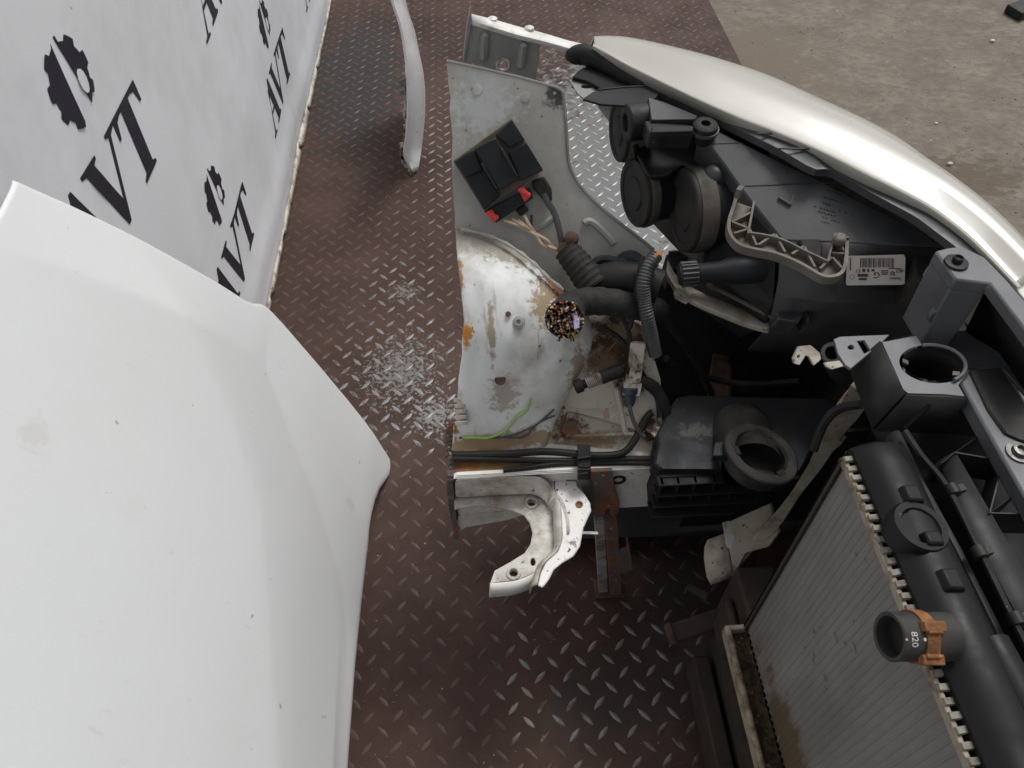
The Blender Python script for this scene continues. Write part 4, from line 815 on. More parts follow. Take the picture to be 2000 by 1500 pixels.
# levelling motor
b = MB(); a, c = Z(1326, 537, .640), Z(1362, 534, .642); d = (c - a).normalized(); Lm = (c - a).length
prof = []; b.lathe(a, d, [(0, .013), (.004, .0145), (Lm, .0145), (Lm + .001, .0125), (Lm + .03, .0135), (Lm + .042, .0175), (Lm + .085, .019), (Lm + .10, .012)], 28); mot = b.build('levelling_motor', M['duct'], hl)
b = MB(); uu = d.orthogonal().normalized(); vv = d.cross(uu)
for k in range(16): t = k * 6.283 / 16; b.bar(a + d * .003 + (uu * math.cos(t) + vv * math.sin(t)) * .0148, a + d * Lm * .97 + (uu * math.cos(t) + vv * math.sin(t)) * .0148, .0022, .0022)
b.build('knurl', M['cgrey'], mot)
# pale curved strip and dusty rim under the lamp
st = cr([Z(*p) for p in ((1300, 520, .615), (1312, 545, .612), (1330, 565, .608), (1365, 585, .602), (1410, 604, .595), (1455, 622, .588), (1498, 634, .582))], 6)
b = MB(); b.grid([[p + V((.004, .010, .002)) for p in st], [p + V((0, -.008, .0)) for p in st], [p + V((0, -.009, -.006)) for p in st]]); strip = part(b, 'support_strip', M['strut'], solid=.002, angle=40, fix=False)
b = MB(); b.prism([Z(*p, .607) for p in ((1318, 552), (1345, 566), (1350, 585), (1340, 592), (1318, 581), (1316, 570))], (0, 0, -.0025), [[Z(1331 + 3.5 * math.cos(t), 575 + 4 * math.sin(t), .607) for t in [k * .7 for k in range(9)]]]); b.build('tab', M['strut'], strip, bevel=.0005)
b = MB(); b.tube(cr([Z(*p) for p in ((1380, 556, .615), (1420, 574, .612), (1470, 600, .605), (1515, 622, .598))], 6), .003, 8); b.build('dusty_rim', M['worn'], strip)

# ================================================================== FRONT PANEL (plastic slam panel)
fp = empty('front_panel', Z(1900, 640, .66)); fp.parent = car; fp.matrix_parent_inverse = Matrix.Translation(WP(car)).inverted()
def fpart(m, name, mt, **k): return m.build(name, M[mt], fp, **k)
# corner post, its top bar running on to the right
t0 = [(1826, 490), (1848, 484), (1880, 480), (1925, 502), (1966, 545), (2012, 598), (2060, 655), (2060, 720), (2000, 640), (1935, 553), (1866, 545)]
b = MB(); b.prism([Z(x, y, .758) for x, y in t0], (0, 0, -.016)); fpart(b, 'top_bar', 'panel', bevel=.0025)
pc = [Z(1826, 490, .757), Z(1866, 545, .757), Z(1935, 553, .757), Z(1890, 500, .757)]
b = MB(); pb = [Z(1815, 641, .655), Z(1880, 645, .655)]
lo_ = [V((pc[0].x + .004, pc[0].y, .655)), V((pc[1].x + .002, pc[1].y - .002, .655)), V((pc[2].x - .006, pc[2].y - .004, .655)), V((pc[3].x, pc[3].y, .655))]
b.hexa(pc, lo_); fpart(b, 'corner_post', 'panel', bevel=.002)
b = MB(); c = Z(1867, 514, .7585); b.lathe(c, (0, 0, 1), [(0, .0125), (.0022, .012), (.0026, .009), (.003, .006)], 24); s_ = fpart(b, 'screw', 'black'); b = MB(); b.lathe(c, (0, 0, 1), [(.002, .0055), (.008, .0052), (.0085, .004), (.0060, .0032), (.006, .0002)], 16); b.build('screw_head', M['blackd'], s_)
b = MB(); c = lo_[0].lerp(pc[1], .5); b.lathe(V((.5 * (pc[1].x + pc[2].x) - .006, pc[1].y + .0002, .70)), (-.1, -1, .05), [(-.006, .014), (.0012, .0135), (.0012, .0125), (-.0004, .012)], 24); fpart(b, 'pressed_disc', 'panel')
b = MB(); b.prism([Z(*p, .70) for p in ((1785, 490), (1822, 484), (1830, 520), (1812, 560), (1790, 545))], (0, .01, -.05)); fpart(b, 'bracket_web', 'paneld', bevel=.002)
b = MB(); b.lathe(Z(1836, 540, .705), (Z(1850, 545, .70) - Z(1822, 520, .71)).cross(V((0, 0, 1))) + V((-.4, -.5, .3)), [(-.03, .016), (.004, .017), (.006, .014)], 18); fpart(b, 'latch_roller', 'strut')
# inner slope and shelf
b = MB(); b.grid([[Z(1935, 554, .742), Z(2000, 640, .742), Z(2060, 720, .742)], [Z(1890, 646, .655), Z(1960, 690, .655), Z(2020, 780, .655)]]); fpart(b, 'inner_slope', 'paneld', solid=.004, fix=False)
b = MB(); b.prism([Z(*p, .656) for p in ((1812, 642), (1886, 645), (2000, 652), (2080, 760), (2080, 850), (1962, 722), (1892, 716), (1835, 700))], (0, 0, -.006)); fpart(b, 'shelf', 'panel', bevel=.001)
# collar box
boxt = [(1723, 668), (1790, 656), (1800, 672), (1838, 676), (1868, 686), (1886, 704), (1884, 735), (1872, 752), (1884, 774), (1846, 770), (1774, 768), (1764, 760)]
RC = Z(1822, 711, .690); ringo = [Z(1822 + 60 * math.cos(t) , 711 + 33 * math.sin(t) + 4 * math.cos(t), .690) for t in [k * 2 * math.pi / 32 for k in range(32)]]
b = MB(); b.prism([Z(x, y, .690) for x, y in boxt], (0, 0, -.006), [ringo]); fpart(b, 'collar_plate', 'panel', bevel=.0012)
b = MB(); inn_ = [p + V((0, 0, -.05)) for p in ringo]; b.grid([ringo + ringo[:1], [p + V((0, 0, -.05)) for p in ringo + ringo[:1]]]); cs = fpart(b, 'collar_sleeve', 'blackd', solid=.003, off=1, fix=False)
b = MB()
for t in (0.5, 3.4): b = MB(); p = ringo[int(t * 32 / 6.283) % 32]; q = p.lerp(RC, .22); b.bar(p + V((0, 0, -.004)), q + V((0, 0, -.006)), .006, .004); b.build('catch', M['steelb'], cs)
b = MB(); rr = [Z(1822 + 64 * math.cos(t), 711 + 37 * math.sin(t) + 4 * math.cos(t), .6935) for t in [-1.9 + k * .12 for k in range(24)]]; b.tube(rr, .002, 6); fpart(b, 'collar_lip', 'panel')
lf0 = [Z(1723, 668, .688), Z(1764, 760, .688), Z(1774, 768, .688)]; 
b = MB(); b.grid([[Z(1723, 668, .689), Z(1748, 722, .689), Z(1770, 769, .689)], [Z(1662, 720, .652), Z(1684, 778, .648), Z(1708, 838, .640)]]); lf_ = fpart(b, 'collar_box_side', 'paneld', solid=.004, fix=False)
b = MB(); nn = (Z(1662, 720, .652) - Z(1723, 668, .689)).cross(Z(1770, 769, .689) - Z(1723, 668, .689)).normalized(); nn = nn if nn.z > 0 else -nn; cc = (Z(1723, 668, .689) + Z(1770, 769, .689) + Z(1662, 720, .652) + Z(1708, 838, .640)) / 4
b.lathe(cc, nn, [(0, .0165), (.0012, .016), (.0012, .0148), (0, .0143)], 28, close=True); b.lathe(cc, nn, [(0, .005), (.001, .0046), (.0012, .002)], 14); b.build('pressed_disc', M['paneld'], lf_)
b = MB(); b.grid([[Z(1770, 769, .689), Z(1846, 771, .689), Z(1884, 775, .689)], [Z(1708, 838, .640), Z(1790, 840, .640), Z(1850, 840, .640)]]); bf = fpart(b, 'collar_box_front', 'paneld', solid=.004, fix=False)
b = MB(); b.bar(Z(1815, 790, .680), Z(1768, 836, .648), .004, .003); b.build('rib', M['blackd'], bf)
b = MB(); b.prism([Z(*p, .680) for p in ((1628, 662), (1640, 657), (1738, 653), (1724, 668), (1662, 720), (1650, 712), (1636, 690))], (0, 0, -.004), [[Z(*p, .680) for p in ((1674, 666), (1688, 664), (1700, 684), (1688, 690))], [Z(1662 + 6 * math.cos(t), 678 + 4.5 * math.sin(t), .680) for t in [k * .7 for k in range(9)]]]); fpart(b, 'side_ear', 'panel', bevel=.0008)
# long bar along the front, with a recessed panel and screw
b = MB(); lb = [(1876, 748), (1890, 728), (1962, 722), (1985, 752), (2075, 905), (2075, 1090), (2010, 985), (1940, 862)]
b.prism([Z(x, y, .688) for x, y in lb], (0, 0, -.02)); bar_ = fpart(b, 'front_bar', 'panel', bevel=.0025)
b = MB(); b.prism([Z(x, y, .691) for x, y in ((1893, 722), (1954, 716), (2005, 790), (2050, 870), (2000, 862), (1962, 845), (1930, 800))], (0, 0, -.004)); b.build('raised_pad', M['paneld'], bar_, bevel=.003)
c = Z(1990, 884, .6885); b = MB(); b.lathe(c, (0, 0, 1), [(0, .0125), (.0015, .0122), (.0018, .008), (.006, .0072), (.0065, .0045), (.003, .0035), (.003, .0002)], 22); b.build('screw', M['steelb'], bar_)
# triangulated ribs below the bar
zb = .672
for a, c in (((1866, 884), (1926, 842)), ((1866, 884), (1960, 900)), ((1960, 900), (1934, 1002)), ((1934, 1002), (1992, 960)), ((1934, 1002), (2040, 1006)), ((1840, 905), (1866, 884))):
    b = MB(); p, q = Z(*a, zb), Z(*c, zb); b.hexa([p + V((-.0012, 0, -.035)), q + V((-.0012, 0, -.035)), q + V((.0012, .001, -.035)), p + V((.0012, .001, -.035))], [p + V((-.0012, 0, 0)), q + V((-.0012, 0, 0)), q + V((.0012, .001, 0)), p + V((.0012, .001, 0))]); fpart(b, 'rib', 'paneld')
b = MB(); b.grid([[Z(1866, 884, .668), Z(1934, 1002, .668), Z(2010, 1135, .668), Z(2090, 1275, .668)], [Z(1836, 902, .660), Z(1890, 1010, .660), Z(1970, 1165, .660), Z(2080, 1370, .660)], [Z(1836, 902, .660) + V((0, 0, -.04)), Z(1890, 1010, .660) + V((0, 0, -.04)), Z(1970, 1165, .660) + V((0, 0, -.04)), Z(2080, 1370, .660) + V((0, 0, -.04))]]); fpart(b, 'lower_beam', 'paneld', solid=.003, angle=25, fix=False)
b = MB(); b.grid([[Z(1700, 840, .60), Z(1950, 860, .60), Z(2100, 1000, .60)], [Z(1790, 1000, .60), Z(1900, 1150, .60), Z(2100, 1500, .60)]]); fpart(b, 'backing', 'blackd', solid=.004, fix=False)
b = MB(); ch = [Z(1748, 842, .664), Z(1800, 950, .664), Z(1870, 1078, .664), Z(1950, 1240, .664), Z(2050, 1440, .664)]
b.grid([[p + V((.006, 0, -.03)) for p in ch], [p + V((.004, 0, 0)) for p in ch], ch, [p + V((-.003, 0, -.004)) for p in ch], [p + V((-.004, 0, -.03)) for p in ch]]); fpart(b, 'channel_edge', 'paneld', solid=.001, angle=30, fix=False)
rod = cr([Z(1768, 842, .676), Z(1800, 890, .676), Z(1850, 952, .678), Z(1912, 1074, .678), Z(1978, 1209, .678), Z(2040, 1330, .678)], 5)
b = MB(); b.tube(rod, .0032, 8); rd = fpart(b, 'bonnet_release_rod', 'black')
for (x, y) in ((1860, 958), (1912, 1080), (1984, 1210)):
    b = MB(); p = Z(x, y, .678); b.lathe(p, (rod[-1] - rod[0]), [(-.006, .0035), (-.005, .0068), (.005, .0068), (.006, .0035)], 12); b.bar(p, p + V((.012, .002, 0)), .007, .006); b.build('rod_clip', M['paneld'], rd)

# ================================================================== RADIATOR
RXF, RZT, RZB, RYE, RYN = .349, .676, .272, .402, -.12
rad = MB(); rad.box((RXF + .002, RYN, RZB), (RXF + .030, RYE, RZT)); rad = rad.build('radiator', M['core'], car)
random.seed(9); tm = None; k = 0; y = RYE - .006
while y > RYN:
    if tm is None:
        b = MB(); b.box((-.0016, -.0014, RZB), (.0, .0014, RZT)); o = b.build('tube', M['core'], rad); tm = o.data; o.location = (RXF + .0018, y, 0)
    else:
        o = bpy.data.objects.new('tube', tm); COL.objects.link(o); o.location = (RXF + .0018, y, 0); o.parent = rad
    y -= .0088
# fin packs between the tubes
b = MB(); y = RYE - .006
while y - .0088 > RYN:
    for q in range(68):
        z = RZB + .004 + q * .0059; b.add([(RXF + .0002, y - .0013, z), (RXF + .0002, y - .0075, z + .0012), (RXF + .0010, y - .0075, z + .0068), (RXF + .0010, y - .0013, z + .0056)], [(0, 1, 2, 3)])
    y -= .0088
tag(b.build('fins', M['core'], rad, fix=False), kind='stuff')
b = MB(); random.seed(31)
for (px, py, ln_) in ((1590, 1228, 9), (1572, 1262, 6), (1588, 1272, 12), (1602, 1222, 6), (1630, 1235, 20), (1650, 1252, 10), (1666, 1254, 22), (1610, 1315, 16), (1612, 1340, 8), (1587, 1285, 14), (1672, 1078, 7), (1690, 1090, 8), (1628, 1190, 5), (1668, 1210, 6), (1538, 1352, 6), (1662, 1340, 4)):
    a = X(px, py, RXF); c = X(px + ln_ * .35, py + ln_, RXF); b.bar(a + V((-.0016, 0, 0)), c + V((-.0016, 0, 0)), .0016, .0008, (1, 0, 0))
tag(b.build('bent_fins', M['crimp'], rad), kind='stuff')
b = MB(); b.box((RXF - .004, RYE, RZB - .005), (RXF + .034, RYE + .004, RZT + .004)); b.box((RXF - .004, RYE - .003, RZB), (RXF - .001, RYE + .004, RZT)); b.build('end_plate', M['brown'], rad, bevel=.001)
# top tank
b = MB(); rows = []
prof = [(.000, .000), (.000, .012), (.008, .020), (.020, .026), (.036, .024), (.048, .014), (.052, .000)]
for y, s_ in ((RYE + .010, .25), (RYE + .008, .7), (RYE + .002, .95), (RYE - .02, 1), (.2, 1), (0, 1), (RYN, 1)): rows.append([V((RXF + .005 + px_ * 1.05, y, RZT + .004 + pz_ * s_)) for px_, pz_ in prof])
b.grid(rows); b.add([(RXF + .004, RYN, RZT - .006), (RXF + .062, RYN, RZT - .006), (RXF + .062, RYE + .01, RZT - .006), (RXF + .004, RYE + .01, RZT - .006), (RXF + .004, RYN, RZT + .005), (RXF + .062, RYN, RZT + .005), (RXF + .062, RYE + .01, RZT + .005), (RXF + .004, RYE + .01, RZT + .005)], [(0, 1, 2, 3), (4, 5, 6, 7), (0, 1, 5, 4), (1, 2, 6, 5), (2, 3, 7, 6), (3, 0, 4, 7)])
tank = b.build('top_tank', M['tank'], rad, angle=40)
b = MB(); b.box((RXF - .003, RYN, RZT - .002), (RXF + .0015, RYE + .003, RZT + .0075)); b.build('header_rail', M['seal'], rad, bevel=.001)
cm = None; y = RYE - .002
while y > RYN:
    if cm is None:
        b = MB(); b.hexa([(-.003, -.0031, .0), (.009, -.0031, .0), (.009, .0031, .0), (-.003, .0031, .0)], [(-.0025, -.0025, .0032), (.0075, -.0025, .0040), (.0075, .0025, .0040), (-.0025, .0025, .0032)]); o = b.build('crimp_tab', M['crimp'], rad); cm = o.data; o.location = (RXF, y, RZT + .0075)
    else:
        o = bpy.data.objects.new('crimp_tab', cm); COL.objects.link(o); o.location = (RXF, y, RZT + .0075 + random.uniform(-.0008, .0008)); o.rotation_euler = (0, random.uniform(-.12, .12), random.uniform(-.08, .08)); o.parent = rad
    y -= .0108
# things on the tank
b = MB(); c = Z(1800, 1026, .708); b.lathe(c, (.15, 0, 1), [(-.02, .026), (-.004, .026), (0, .024), (.0, .018), (-.004, .016), (-.004, .0005)], 32); b.build('filler_boss', M['tank'], tank)
for (y, w_) in ((.345, .02), (.262, .022), (.30, .016)):
    b = MB(); b.hexa([(RXF + .020, y - w_ / 2, RZT + .02), (RXF + .046, y - w_ / 2, RZT + .02), (RXF + .046, y + w_ / 2, RZT + .02), (RXF + .020, y + w_ / 2, RZT + .02)], [(RXF + .026, y - w_ / 2 + .002, RZT + .036), (RXF + .040, y - w_ / 2 + .002, RZT + .034), (RXF + .040, y + w_ / 2 - .002, RZT + .034), (RXF + .026, y + w_ / 2 - .002, RZT + .036)]); b.build('tank_lug', M['tank'], tank, bevel=.002)
b = MB(); p = V((RXF + .045, .19, RZT + .024)); b.tube(cr([V((RXF + .05, .215, .69)), V((RXF + .055, .12, .69)), V((RXF + .055, 0, .69)), V((RXF + .055, -.1, .69))], 6), .016, 14); b.build('tank_pipe', M['tank'], tank)
# hose stub with clamp
h0 = Z(1738, 1243, .712); h1 = Z(1850, 1243, .702); d = (h1 - h0).normalized(); hr = .0188
b = MB(); Ls = (h1 - h0).length
b.lathe(h0, d, [(Ls, hr), (.004, hr * 1.0), (.0, hr * 1.02), (-.001, hr * .98), (-.0005, hr * .84), (.004, hr * .82), (Ls * .8, hr * .8)], 36, close=False); hose = b.build('hose_stub', M['hose'], rad)
b = MB(); b.lathe(h0, d, [(.010, hr * .83), (.0105, .0002)], 30); b.build('bore', M['blackd'], hose)
b = MB(); Lc = (Z(1775, 1243, .708) - h0).length; b.lathe(h0, d, [(Lc, hr * 1.0), (Lc, hr * 1.085), (Lc + .011, hr * 1.085), (Lc + .011, hr * 1.0)], 36, close=True); cl = b.build('hose_clamp', M['rust2'], hose)
vv_ = (CO - h0).normalized(); up_ = (vv_ - d * vv_.dot(d)).normalized(); sd2 = d.cross(up_)
pc_ = h0 + d * (Lc + .006)
b = MB()
for (t, l_) in ((.95, .020), (-.35, .018)):
    q = pc_ + (up_ * math.cos(t) + sd2 * math.sin(t)) * hr * 1.12; tt = (-up_ * math.sin(t) + sd2 * math.cos(t)); b.bar(q - d * .009, q + d * .010, .008, .007, up_)
    b.bar(q, q + tt * -.006 * (1 if t > 0 else -1), .013, .004, up_)
q0_ = pc_ + (up_ * math.cos(.95) + sd2 * math.sin(.95)) * hr * 1.16; q1_ = pc_ + (up_ * math.cos(-.35) + sd2 * math.sin(-.35)) * hr * 1.16; b.tube([q0_ + d * .004, q1_ + d * .004], .003, 8)
b.build('clamp_ears', M['rust2'], cl, bevel=.001)
# stamped number 820 wrapped on the hose (reads along the round)
tcen = h0 + d * ((Z(1752, 1243, .710) - h0).length)
def wrap_text(body, size):
    cu = bpy.data.curves.new('t', 'FONT'); cu.body = body; cu.size = size; cu.align_x = 'CENTER'; cu.align_y = 'CENTER'; cu.extrude = .0001; cu.resolution_u = 4
    t = bpy.data.objects.new('t', cu); COL.objects.link(t); dg = bpy.context.evaluated_depsgraph_get(); me = bpy.data.meshes.new_from_object(t.evaluated_get(dg)); bpy.data.objects.remove(t)
    for v in me.vertices:
        a_ = v.co.x / hr + .12; rr_ = hr * 1.004 + v.co.z + .0002
        v.co = tcen + (up_ * math.cos(a_) + sd2 * math.sin(a_)) * rr_ + d * (-v.co.y if False else v.co.y)
    me.materials.clear(); me.materials.append(M['chalk']); o = bpy.data.objects.new('stamp', me); COL.objects.link(o); attach(o, hose)
wrap_text('820', .0078)
b = MB()
for (dx, a_, r_) in ((-.007, .12, .0009), (.009, .12, .0015)):
    q = tcen + d * dx + (up_ * math.cos(a_) + sd2 * math.sin(a_)) * hr * 1.003; nn_ = (up_ * math.cos(a_) + sd2 * math.sin(a_)); b.lathe(q, nn_, [(-.0004, r_), (.0003, r_ * .9)], 8)
b.build('stamp', M['chalk'], hose)
# lower tank flange and dirt trough
b = MB(); b.box((RXF - .030, RYN, RZB - .022), (RXF - .0235, RYE + .003, RZB + .002)); b.tube([V((RXF - .0268, RYE + .004, RZB + .002)), V((RXF - .0268, RYN, RZB + .002))], .0045, 8); b.box((RXF - .030, RYE - .002, RZB - .02), (RXF, RYE + .005, RZB + .004)); lt = b.build('lower_flange', M['seal'], rad, bevel=.002)
b = MB(); rows = []; random.seed(6)
for i in range(90): y = RYE - (RYE - RYN) * i / 89; rows.append([V((RXF - .0235 + .0245 * k / 6, y, RZB - .010 + random.uniform(-.0022, .0022) + .004 * (k == 6))) for k in range(7)])
b.grid(rows); b.build('dirt', M['crud'], lt, fix=False)
b = MB(); b.box((RXF - .022, RYN, RZB - .05), (RXF + .04, RYE, RZB - .013)); b.build('bottom_tank', M['tank'], rad)

# ---- air duct with spout
ptop = [(1322, 776), (1345, 771), (1440, 774), (1610, 777), (1634, 786), (1640, 800), (1612, 832), (1590, 870), (1566, 918), (1290, 916), (1276, 905), (1285, 868), (1282, 848), (1304, 806)]
b = MB(); b.prism([Z(x, y, .470 - .012 * (y - 775) / 140) for x, y in ptop], (0, .008, -.035)); duct = part(b, 'air_duct', M['duct'], bevel=.003)
fr0 = Z(1290, 918, .457); fr1 = Z(1566, 918, .457); yb = min(fr0.y, fr1.y)
b = MB(); b.hexa([(fr0.x - .006, yb + .006, .375), (fr1.x - .075, yb + .006, .375), (fr1.x - .02, yb + .06, .375), (fr0.x, yb + .06, .375)], [(fr0.x, yb + .006, .448), (fr1.x, yb + .006, .448), (fr1.x, yb + .06, .448), (fr0.x, yb + .06, .448)]); b.build('grille_back', M['blackd'], duct)
for k, z in enumerate((.446, .424, .402, .380)):
    b = MB(); e = fr1.x - .075 * (k / 3) ** 1.2; b.box((fr0.x - .004 - .001 * k, yb - .006 - .003 * k, z - .003), (e, yb + .012, z)); b.build('slat', M['blackd'], duct, bevel=.0008)
for q in (.0, .16, .33, .52, .72):
    b = MB(); x = fr0.x + (fr1.x - fr0.x - .05) * q; b.box((x, yb - .004, .378), (x + .003, yb + .010, .446)); b.build('slat_divider', M['blackd'], duct)
S1 = Z(1488, 884, .514); ax = V((.22, .06, .97)).normalized(); B1 = Z(1444, 838, .452)
b = MB(); b.lathe(S1, ax, [(-.030, .037), (-.008, .039), (-.007, .047), (-.001, .0478), (.0005, .046), (.0005, .035), (-.003, .0325), (-.030, .031)], 40, close=True); b.tube([B1, B1.lerp(S1 - ax * .030, .4) + V((0, .003, .002)), S1 - ax * .030], [.040, .039, .038], 32, caps=False); sp = b.build('spout', M['ring'], duct, angle=30)
b = MB(); b.lathe(S1, ax, [(-.029, .0312), (-.0285, .0002)], 32); b.build('spout_bore', M['brown'], sp)
uu = ax.orthogonal().normalized(); vv = ax.cross(uu)
for t in (0.3, 2.4, 4.4): b = MB(); p = S1 + (uu * math.cos(t) + vv * math.sin(t)) * .034; b.bar(p - ax * .015, p + ax * .0015, .012, .006, uu * math.cos(t) + vv * math.sin(t)); b.build('catch', M['blackd'], sp)
b = MB(); b.prism([Z(*p, .512) for p in ((1396, 864), (1428, 861), (1424, 890), (1392, 890))], (0, .0, -.012)); b.build('side_tab', M['duct'], sp, bevel=.001)

# ---- torn diagonal sheet, gusset and cut tube by the radiator
def sz(y): return .60 - (y - 755) * .40 / 360
dg_ = [(1662, 752), (1682, 768), (1688, 800), (1672, 822), (1655, 840), (1638, 860), (1645, 866), (1628, 880), (1610, 906), (1596, 926), (1560, 970), (1530, 1018), (1512, 1040), (1474, 1072), (1440, 1112), (1428, 1116), (1444, 1090), (1470, 1050), (1516, 1000), (1550, 955), (1580, 905), (1592, 875), (1606, 845), (1624, 818), (1640, 790)]
b = MB(); b.prism([Z(x, y, sz(y)) for x, y in dg_], (.012, .012, -.004)); strut = part(b, 'torn_stay', M['strut'], bevel=.0008)
b = MB(); b.tube(cr([Z(1588, 880, .53), Z(1610, 826, .56), Z(1640, 798, .58), Z(1682, 790, .60)], 5), .0055, 8); b.build('black_cord', M['rubber'], strut)
b = MB(); b.prism([Z(x, y, .30 - (y - 985) * .0005) for x, y in ((1418, 1022), (1440, 1012), (1502, 984), (1520, 1040), (1500, 1068), (1455, 1080), (1440, 1110), (1430, 1100), (1425, 1075))], (.006, .004, -.004)); b.build('gusset', M['cream'], strut, bevel=.001)
b = MB(); b.prism([Z(x, y, .302) for x, y in ((1412, 1022), (1424, 1018), (1434, 1050), (1428, 1075), (1420, 1068))], (.0, .002, -.002)); b.build('torn_tongue', M['lip'], strut)
tc = [(1382, 1055), (1390, 1062), (1397, 1090), (1396, 1125), (1388, 1141), (1380, 1125), (1375, 1090), (1376, 1068)]
tpts = [Z(x, y, .215 - (y - 1095) * .0005) for x, y in tc]; off = Z(1436, 1078, .235) - Z(1388, 1095, .215)
b = MB(); b.grid([tpts + tpts[:1], [p + off for p in tpts + tpts[:1]]]); part(b, 'cut_tube', M['strut'], solid=.004, angle=50, fix=True, off=0)
# ---- lower members down to the floor
b = MB(); p0, p1 = Z(1305, 1240, .09), Z(1440, 1196, .115); b.bar(p0, p1, .030, .026, (0, -.3, 1)); rp = part(b, 'rusted_tube', M['brown'], bevel=.004)
b = MB(); b.bar(p0 - (p1 - p0) * .02, p0 + (p1 - p0) * .09, .034, .030, (0, -.3, 1)); b.build('flared_end', M['rustpipe'], rp, bevel=.004)
b = MB(); b.prism([Z(x, y, .10) for x, y in ((1346, 1140), (1384, 1158), (1378, 1172), (1338, 1148))], (0, 0, -.004)); b.build('bent_tab', M['brown'], rp)
b = MB(); b.box((.318, -.3, .004), (.345, .44, .075)); b.build('lower_member', M['brown'], car, bevel=.004)
b = MB(); b.box((.352, -.3, .02), (.392, .47, .16)); b.build('lower_member', M['brown'], car, bevel=.006)
b = MB(); b.box((.36, .42, .10), (.42, .50, .26)); b.box((.345, .41, .13), (.36, .47, .22)); b.build('end_block', M['brown'], car, bevel=.006)
# bay behind: black sheets added to enclose and darken it, then stay and horn
b = MB(); b.prism([(.235, .88, .02), (.64, .86, .02), (.66, .80, .50), (.50, .86, .56), (.30, .90, .52)], (0, .006, 0)); part(b, 'dark_sheet_back', M['blackd'])
b = MB(); b.prism([(.09, .675, .05), (.64, .66, .05), (.64, .88, .05), (.235, .90, .05), (.10, .80, .05)], (0, 0, -.006)); part(b, 'dark_sheet_base', M['blackd'])
b = MB(); b.prism([(.66, -.3, .01), (.66, .82, .01), (.62, .78, .60), (.60, .55, .62), (.56, -.3, .62)], (.006, 0, 0)); part(b, 'dark_sheet_front', M['blackd'])
b = MB(); b.prism([(.345, .675, .07), (.60, .675, .07), (.60, .675, .34), (.345, .675, .34)], (0, .006, 0)); part(b, 'dark_sheet_mid', M['blackd'])
b = MB(); b.prism([Z(x, y, .33) for x, y in ((1395, 668), (1415, 662), (1428, 720), (1424, 775), (1380, 775), (1384, 740))], (.01, .01, -.02)); part(b, 'rusty_stay', M['rustpipe'], bevel=.003)
b = MB(); b.lathe(Z(1690, 700, .5), (0, 0, 1), [(-.02, .05), (0, .05), (.01, .02)], 24); part(b, 'horn', M['blackd'])
# cream clips hanging by the collar box
b = MB(); b.prism([Z(x, y, .60) for x, y in ((1549, 700), (1560, 677), (1584, 674), (1602, 690), (1604, 702), (1590, 714), (1580, 696), (1574, 694), (1562, 713), (1552, 710))], (0, .004, -.004), [[Z(1560 + 3 * math.cos(t), 696 + 3.6 * math.sin(t), .60) for t in [k * .7 for k in range(9)]]]); part(b, 'fixing_clip', M['strut'], bevel=.001)
b = MB(); b.prism([Z(x, y, .62) for x, y in ((1610, 708), (1640, 704), (1650, 715), (1625, 722), (1614, 716))], (0, .003, -.004)); part(b, 'fixing_clip', M['strut'], bevel=.001)
b = MB(); b.lathe(Z(1625, 690, .60), (-.3, -.5, .8), [(0, .014), (.004, .013), (.004, .009), (0, .008)], 20, close=True); part(b, 'clip_ring', M['cgrey'])
# cream edge strip in front of the plastic panel
b = MB(); b.prism([Z(x, y, .752) for x, y in ((1902, 468), (1925, 480), (1962, 500), (2000, 540), (2060, 610), (2060, 660), (2000, 584), (1966, 544), (1928, 504))], (.004, .003, -.01)); part(b, 'bumper_edge', M['lip'], bevel=.002)

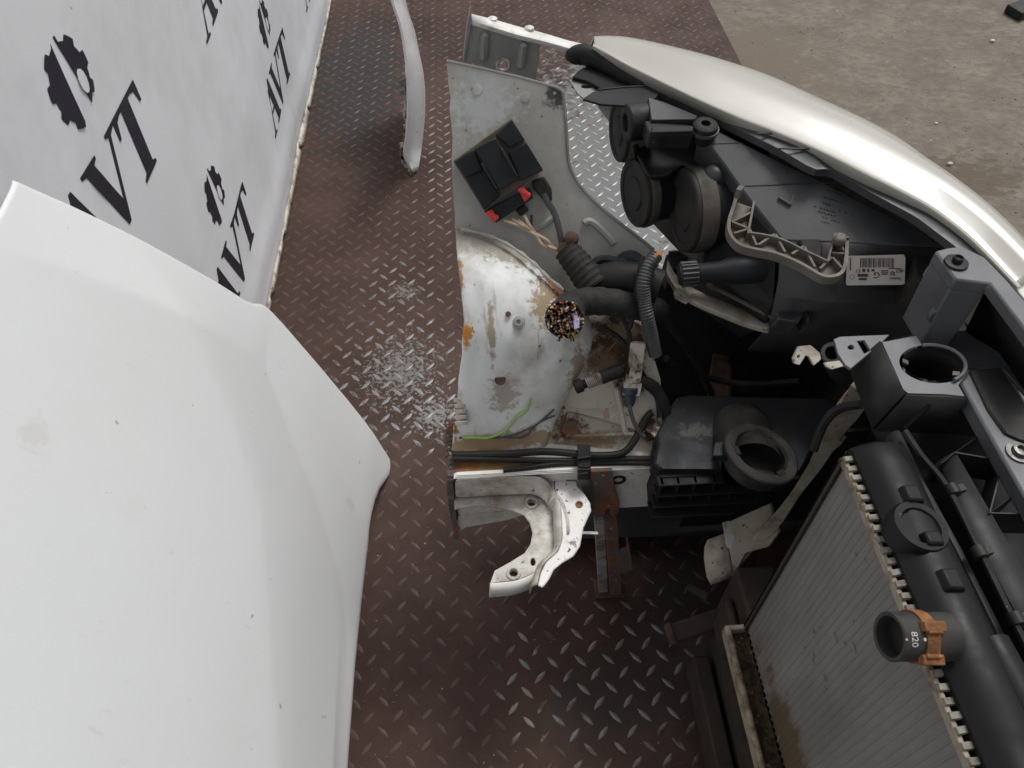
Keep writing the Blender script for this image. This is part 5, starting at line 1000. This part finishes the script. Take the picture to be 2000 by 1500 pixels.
# ================================================================== LOOSE BITS
random.seed(14)
for (px, py, r_, lab_) in ((1854, 322, .0072, 'pale rounded pebble on the concrete closest to the headlight'), (1937, 82, .0075, 'small pale stone chip on the concrete near the top right corner'), (1828, 242, .0042, 'tiny white stone on bare concrete above the headlight')):
    p = Z(px, py, -.012); bm = bmesh.new(); bmesh.ops.create_icosphere(bm, subdivisions=2, radius=r_)
    for v in bm.verts: v.co = V((v.co.x * 1.2, v.co.y * .95, v.co.z * .75)) * (1 + random.uniform(-.12, .12))
    me = bpy.data.meshes.new('pebble'); bm.to_mesh(me); bm.free(); me.materials.append(M['stone']); o = bpy.data.objects.new('pebble', me); COL.objects.link(o); o.location = p + V((0, 0, r_ * .6)); tag(o, lab_, 'pebble', 'pebbles scattered on the concrete')
b = MB(); b.prism([Z(x, y, .02) for x, y in ((1967, 8), (1985, 2), (2010, -8), (2020, 16), (1998, 26))], (0, 0, -.03)); o = b.build('plastic_offcut', M['black'], None, bevel=.004); tag(o, 'dark plastic scrap on the concrete at the top right corner', 'scrap')

# grit and crumbs: too many and too small to count
def grit(name, mt, n, region, z, r0, r1, seed):
    random.seed(seed); m = MB()
    for k in range(n):
        px, py = region(); p = Z(px, py, z); r_ = random.uniform(r0, r1) * random.choice((.5, .6, .8, 1)); a = random.random() * 6.28
        q = [(math.cos(a + t) * r_ * random.uniform(.7, 1.2), math.sin(a + t) * r_ * random.uniform(.6, 1)) for t in (0, 1.3, 2.5, 3.8, 5.1)]
        m.add([(p.x + u_, p.y + w_, z) for u_, w_ in q] + [(p.x, p.y, z + r_ * .8)], [(i, (i + 1) % 5, 5) for i in range(5)])
    tag(m.build(name, M[mt], None, angle=10), kind='stuff')
M['grit'] = mat('dark_grit', (.075, .062, .048), .9, 0, .5, 60)
M['grit2'] = mat('pale_grit', (.30, .27, .22), .9, 0, .4, 60)
grit('dark_grit', 'grit', 420, lambda: (random.uniform(1420, 2000), random.uniform(0, 520)), -.012, .0015, .0042, 41)
grit('pale_grit', 'grit2', 260, lambda: (random.uniform(1440, 2000), random.uniform(0, 520)), -.012, .001, .0030, 42)
grit('floor_crumbs', 'grit2', 200, lambda: (random.uniform(560, 1400), random.uniform(0, 1500)), .0002, .0006, .0016, 43)
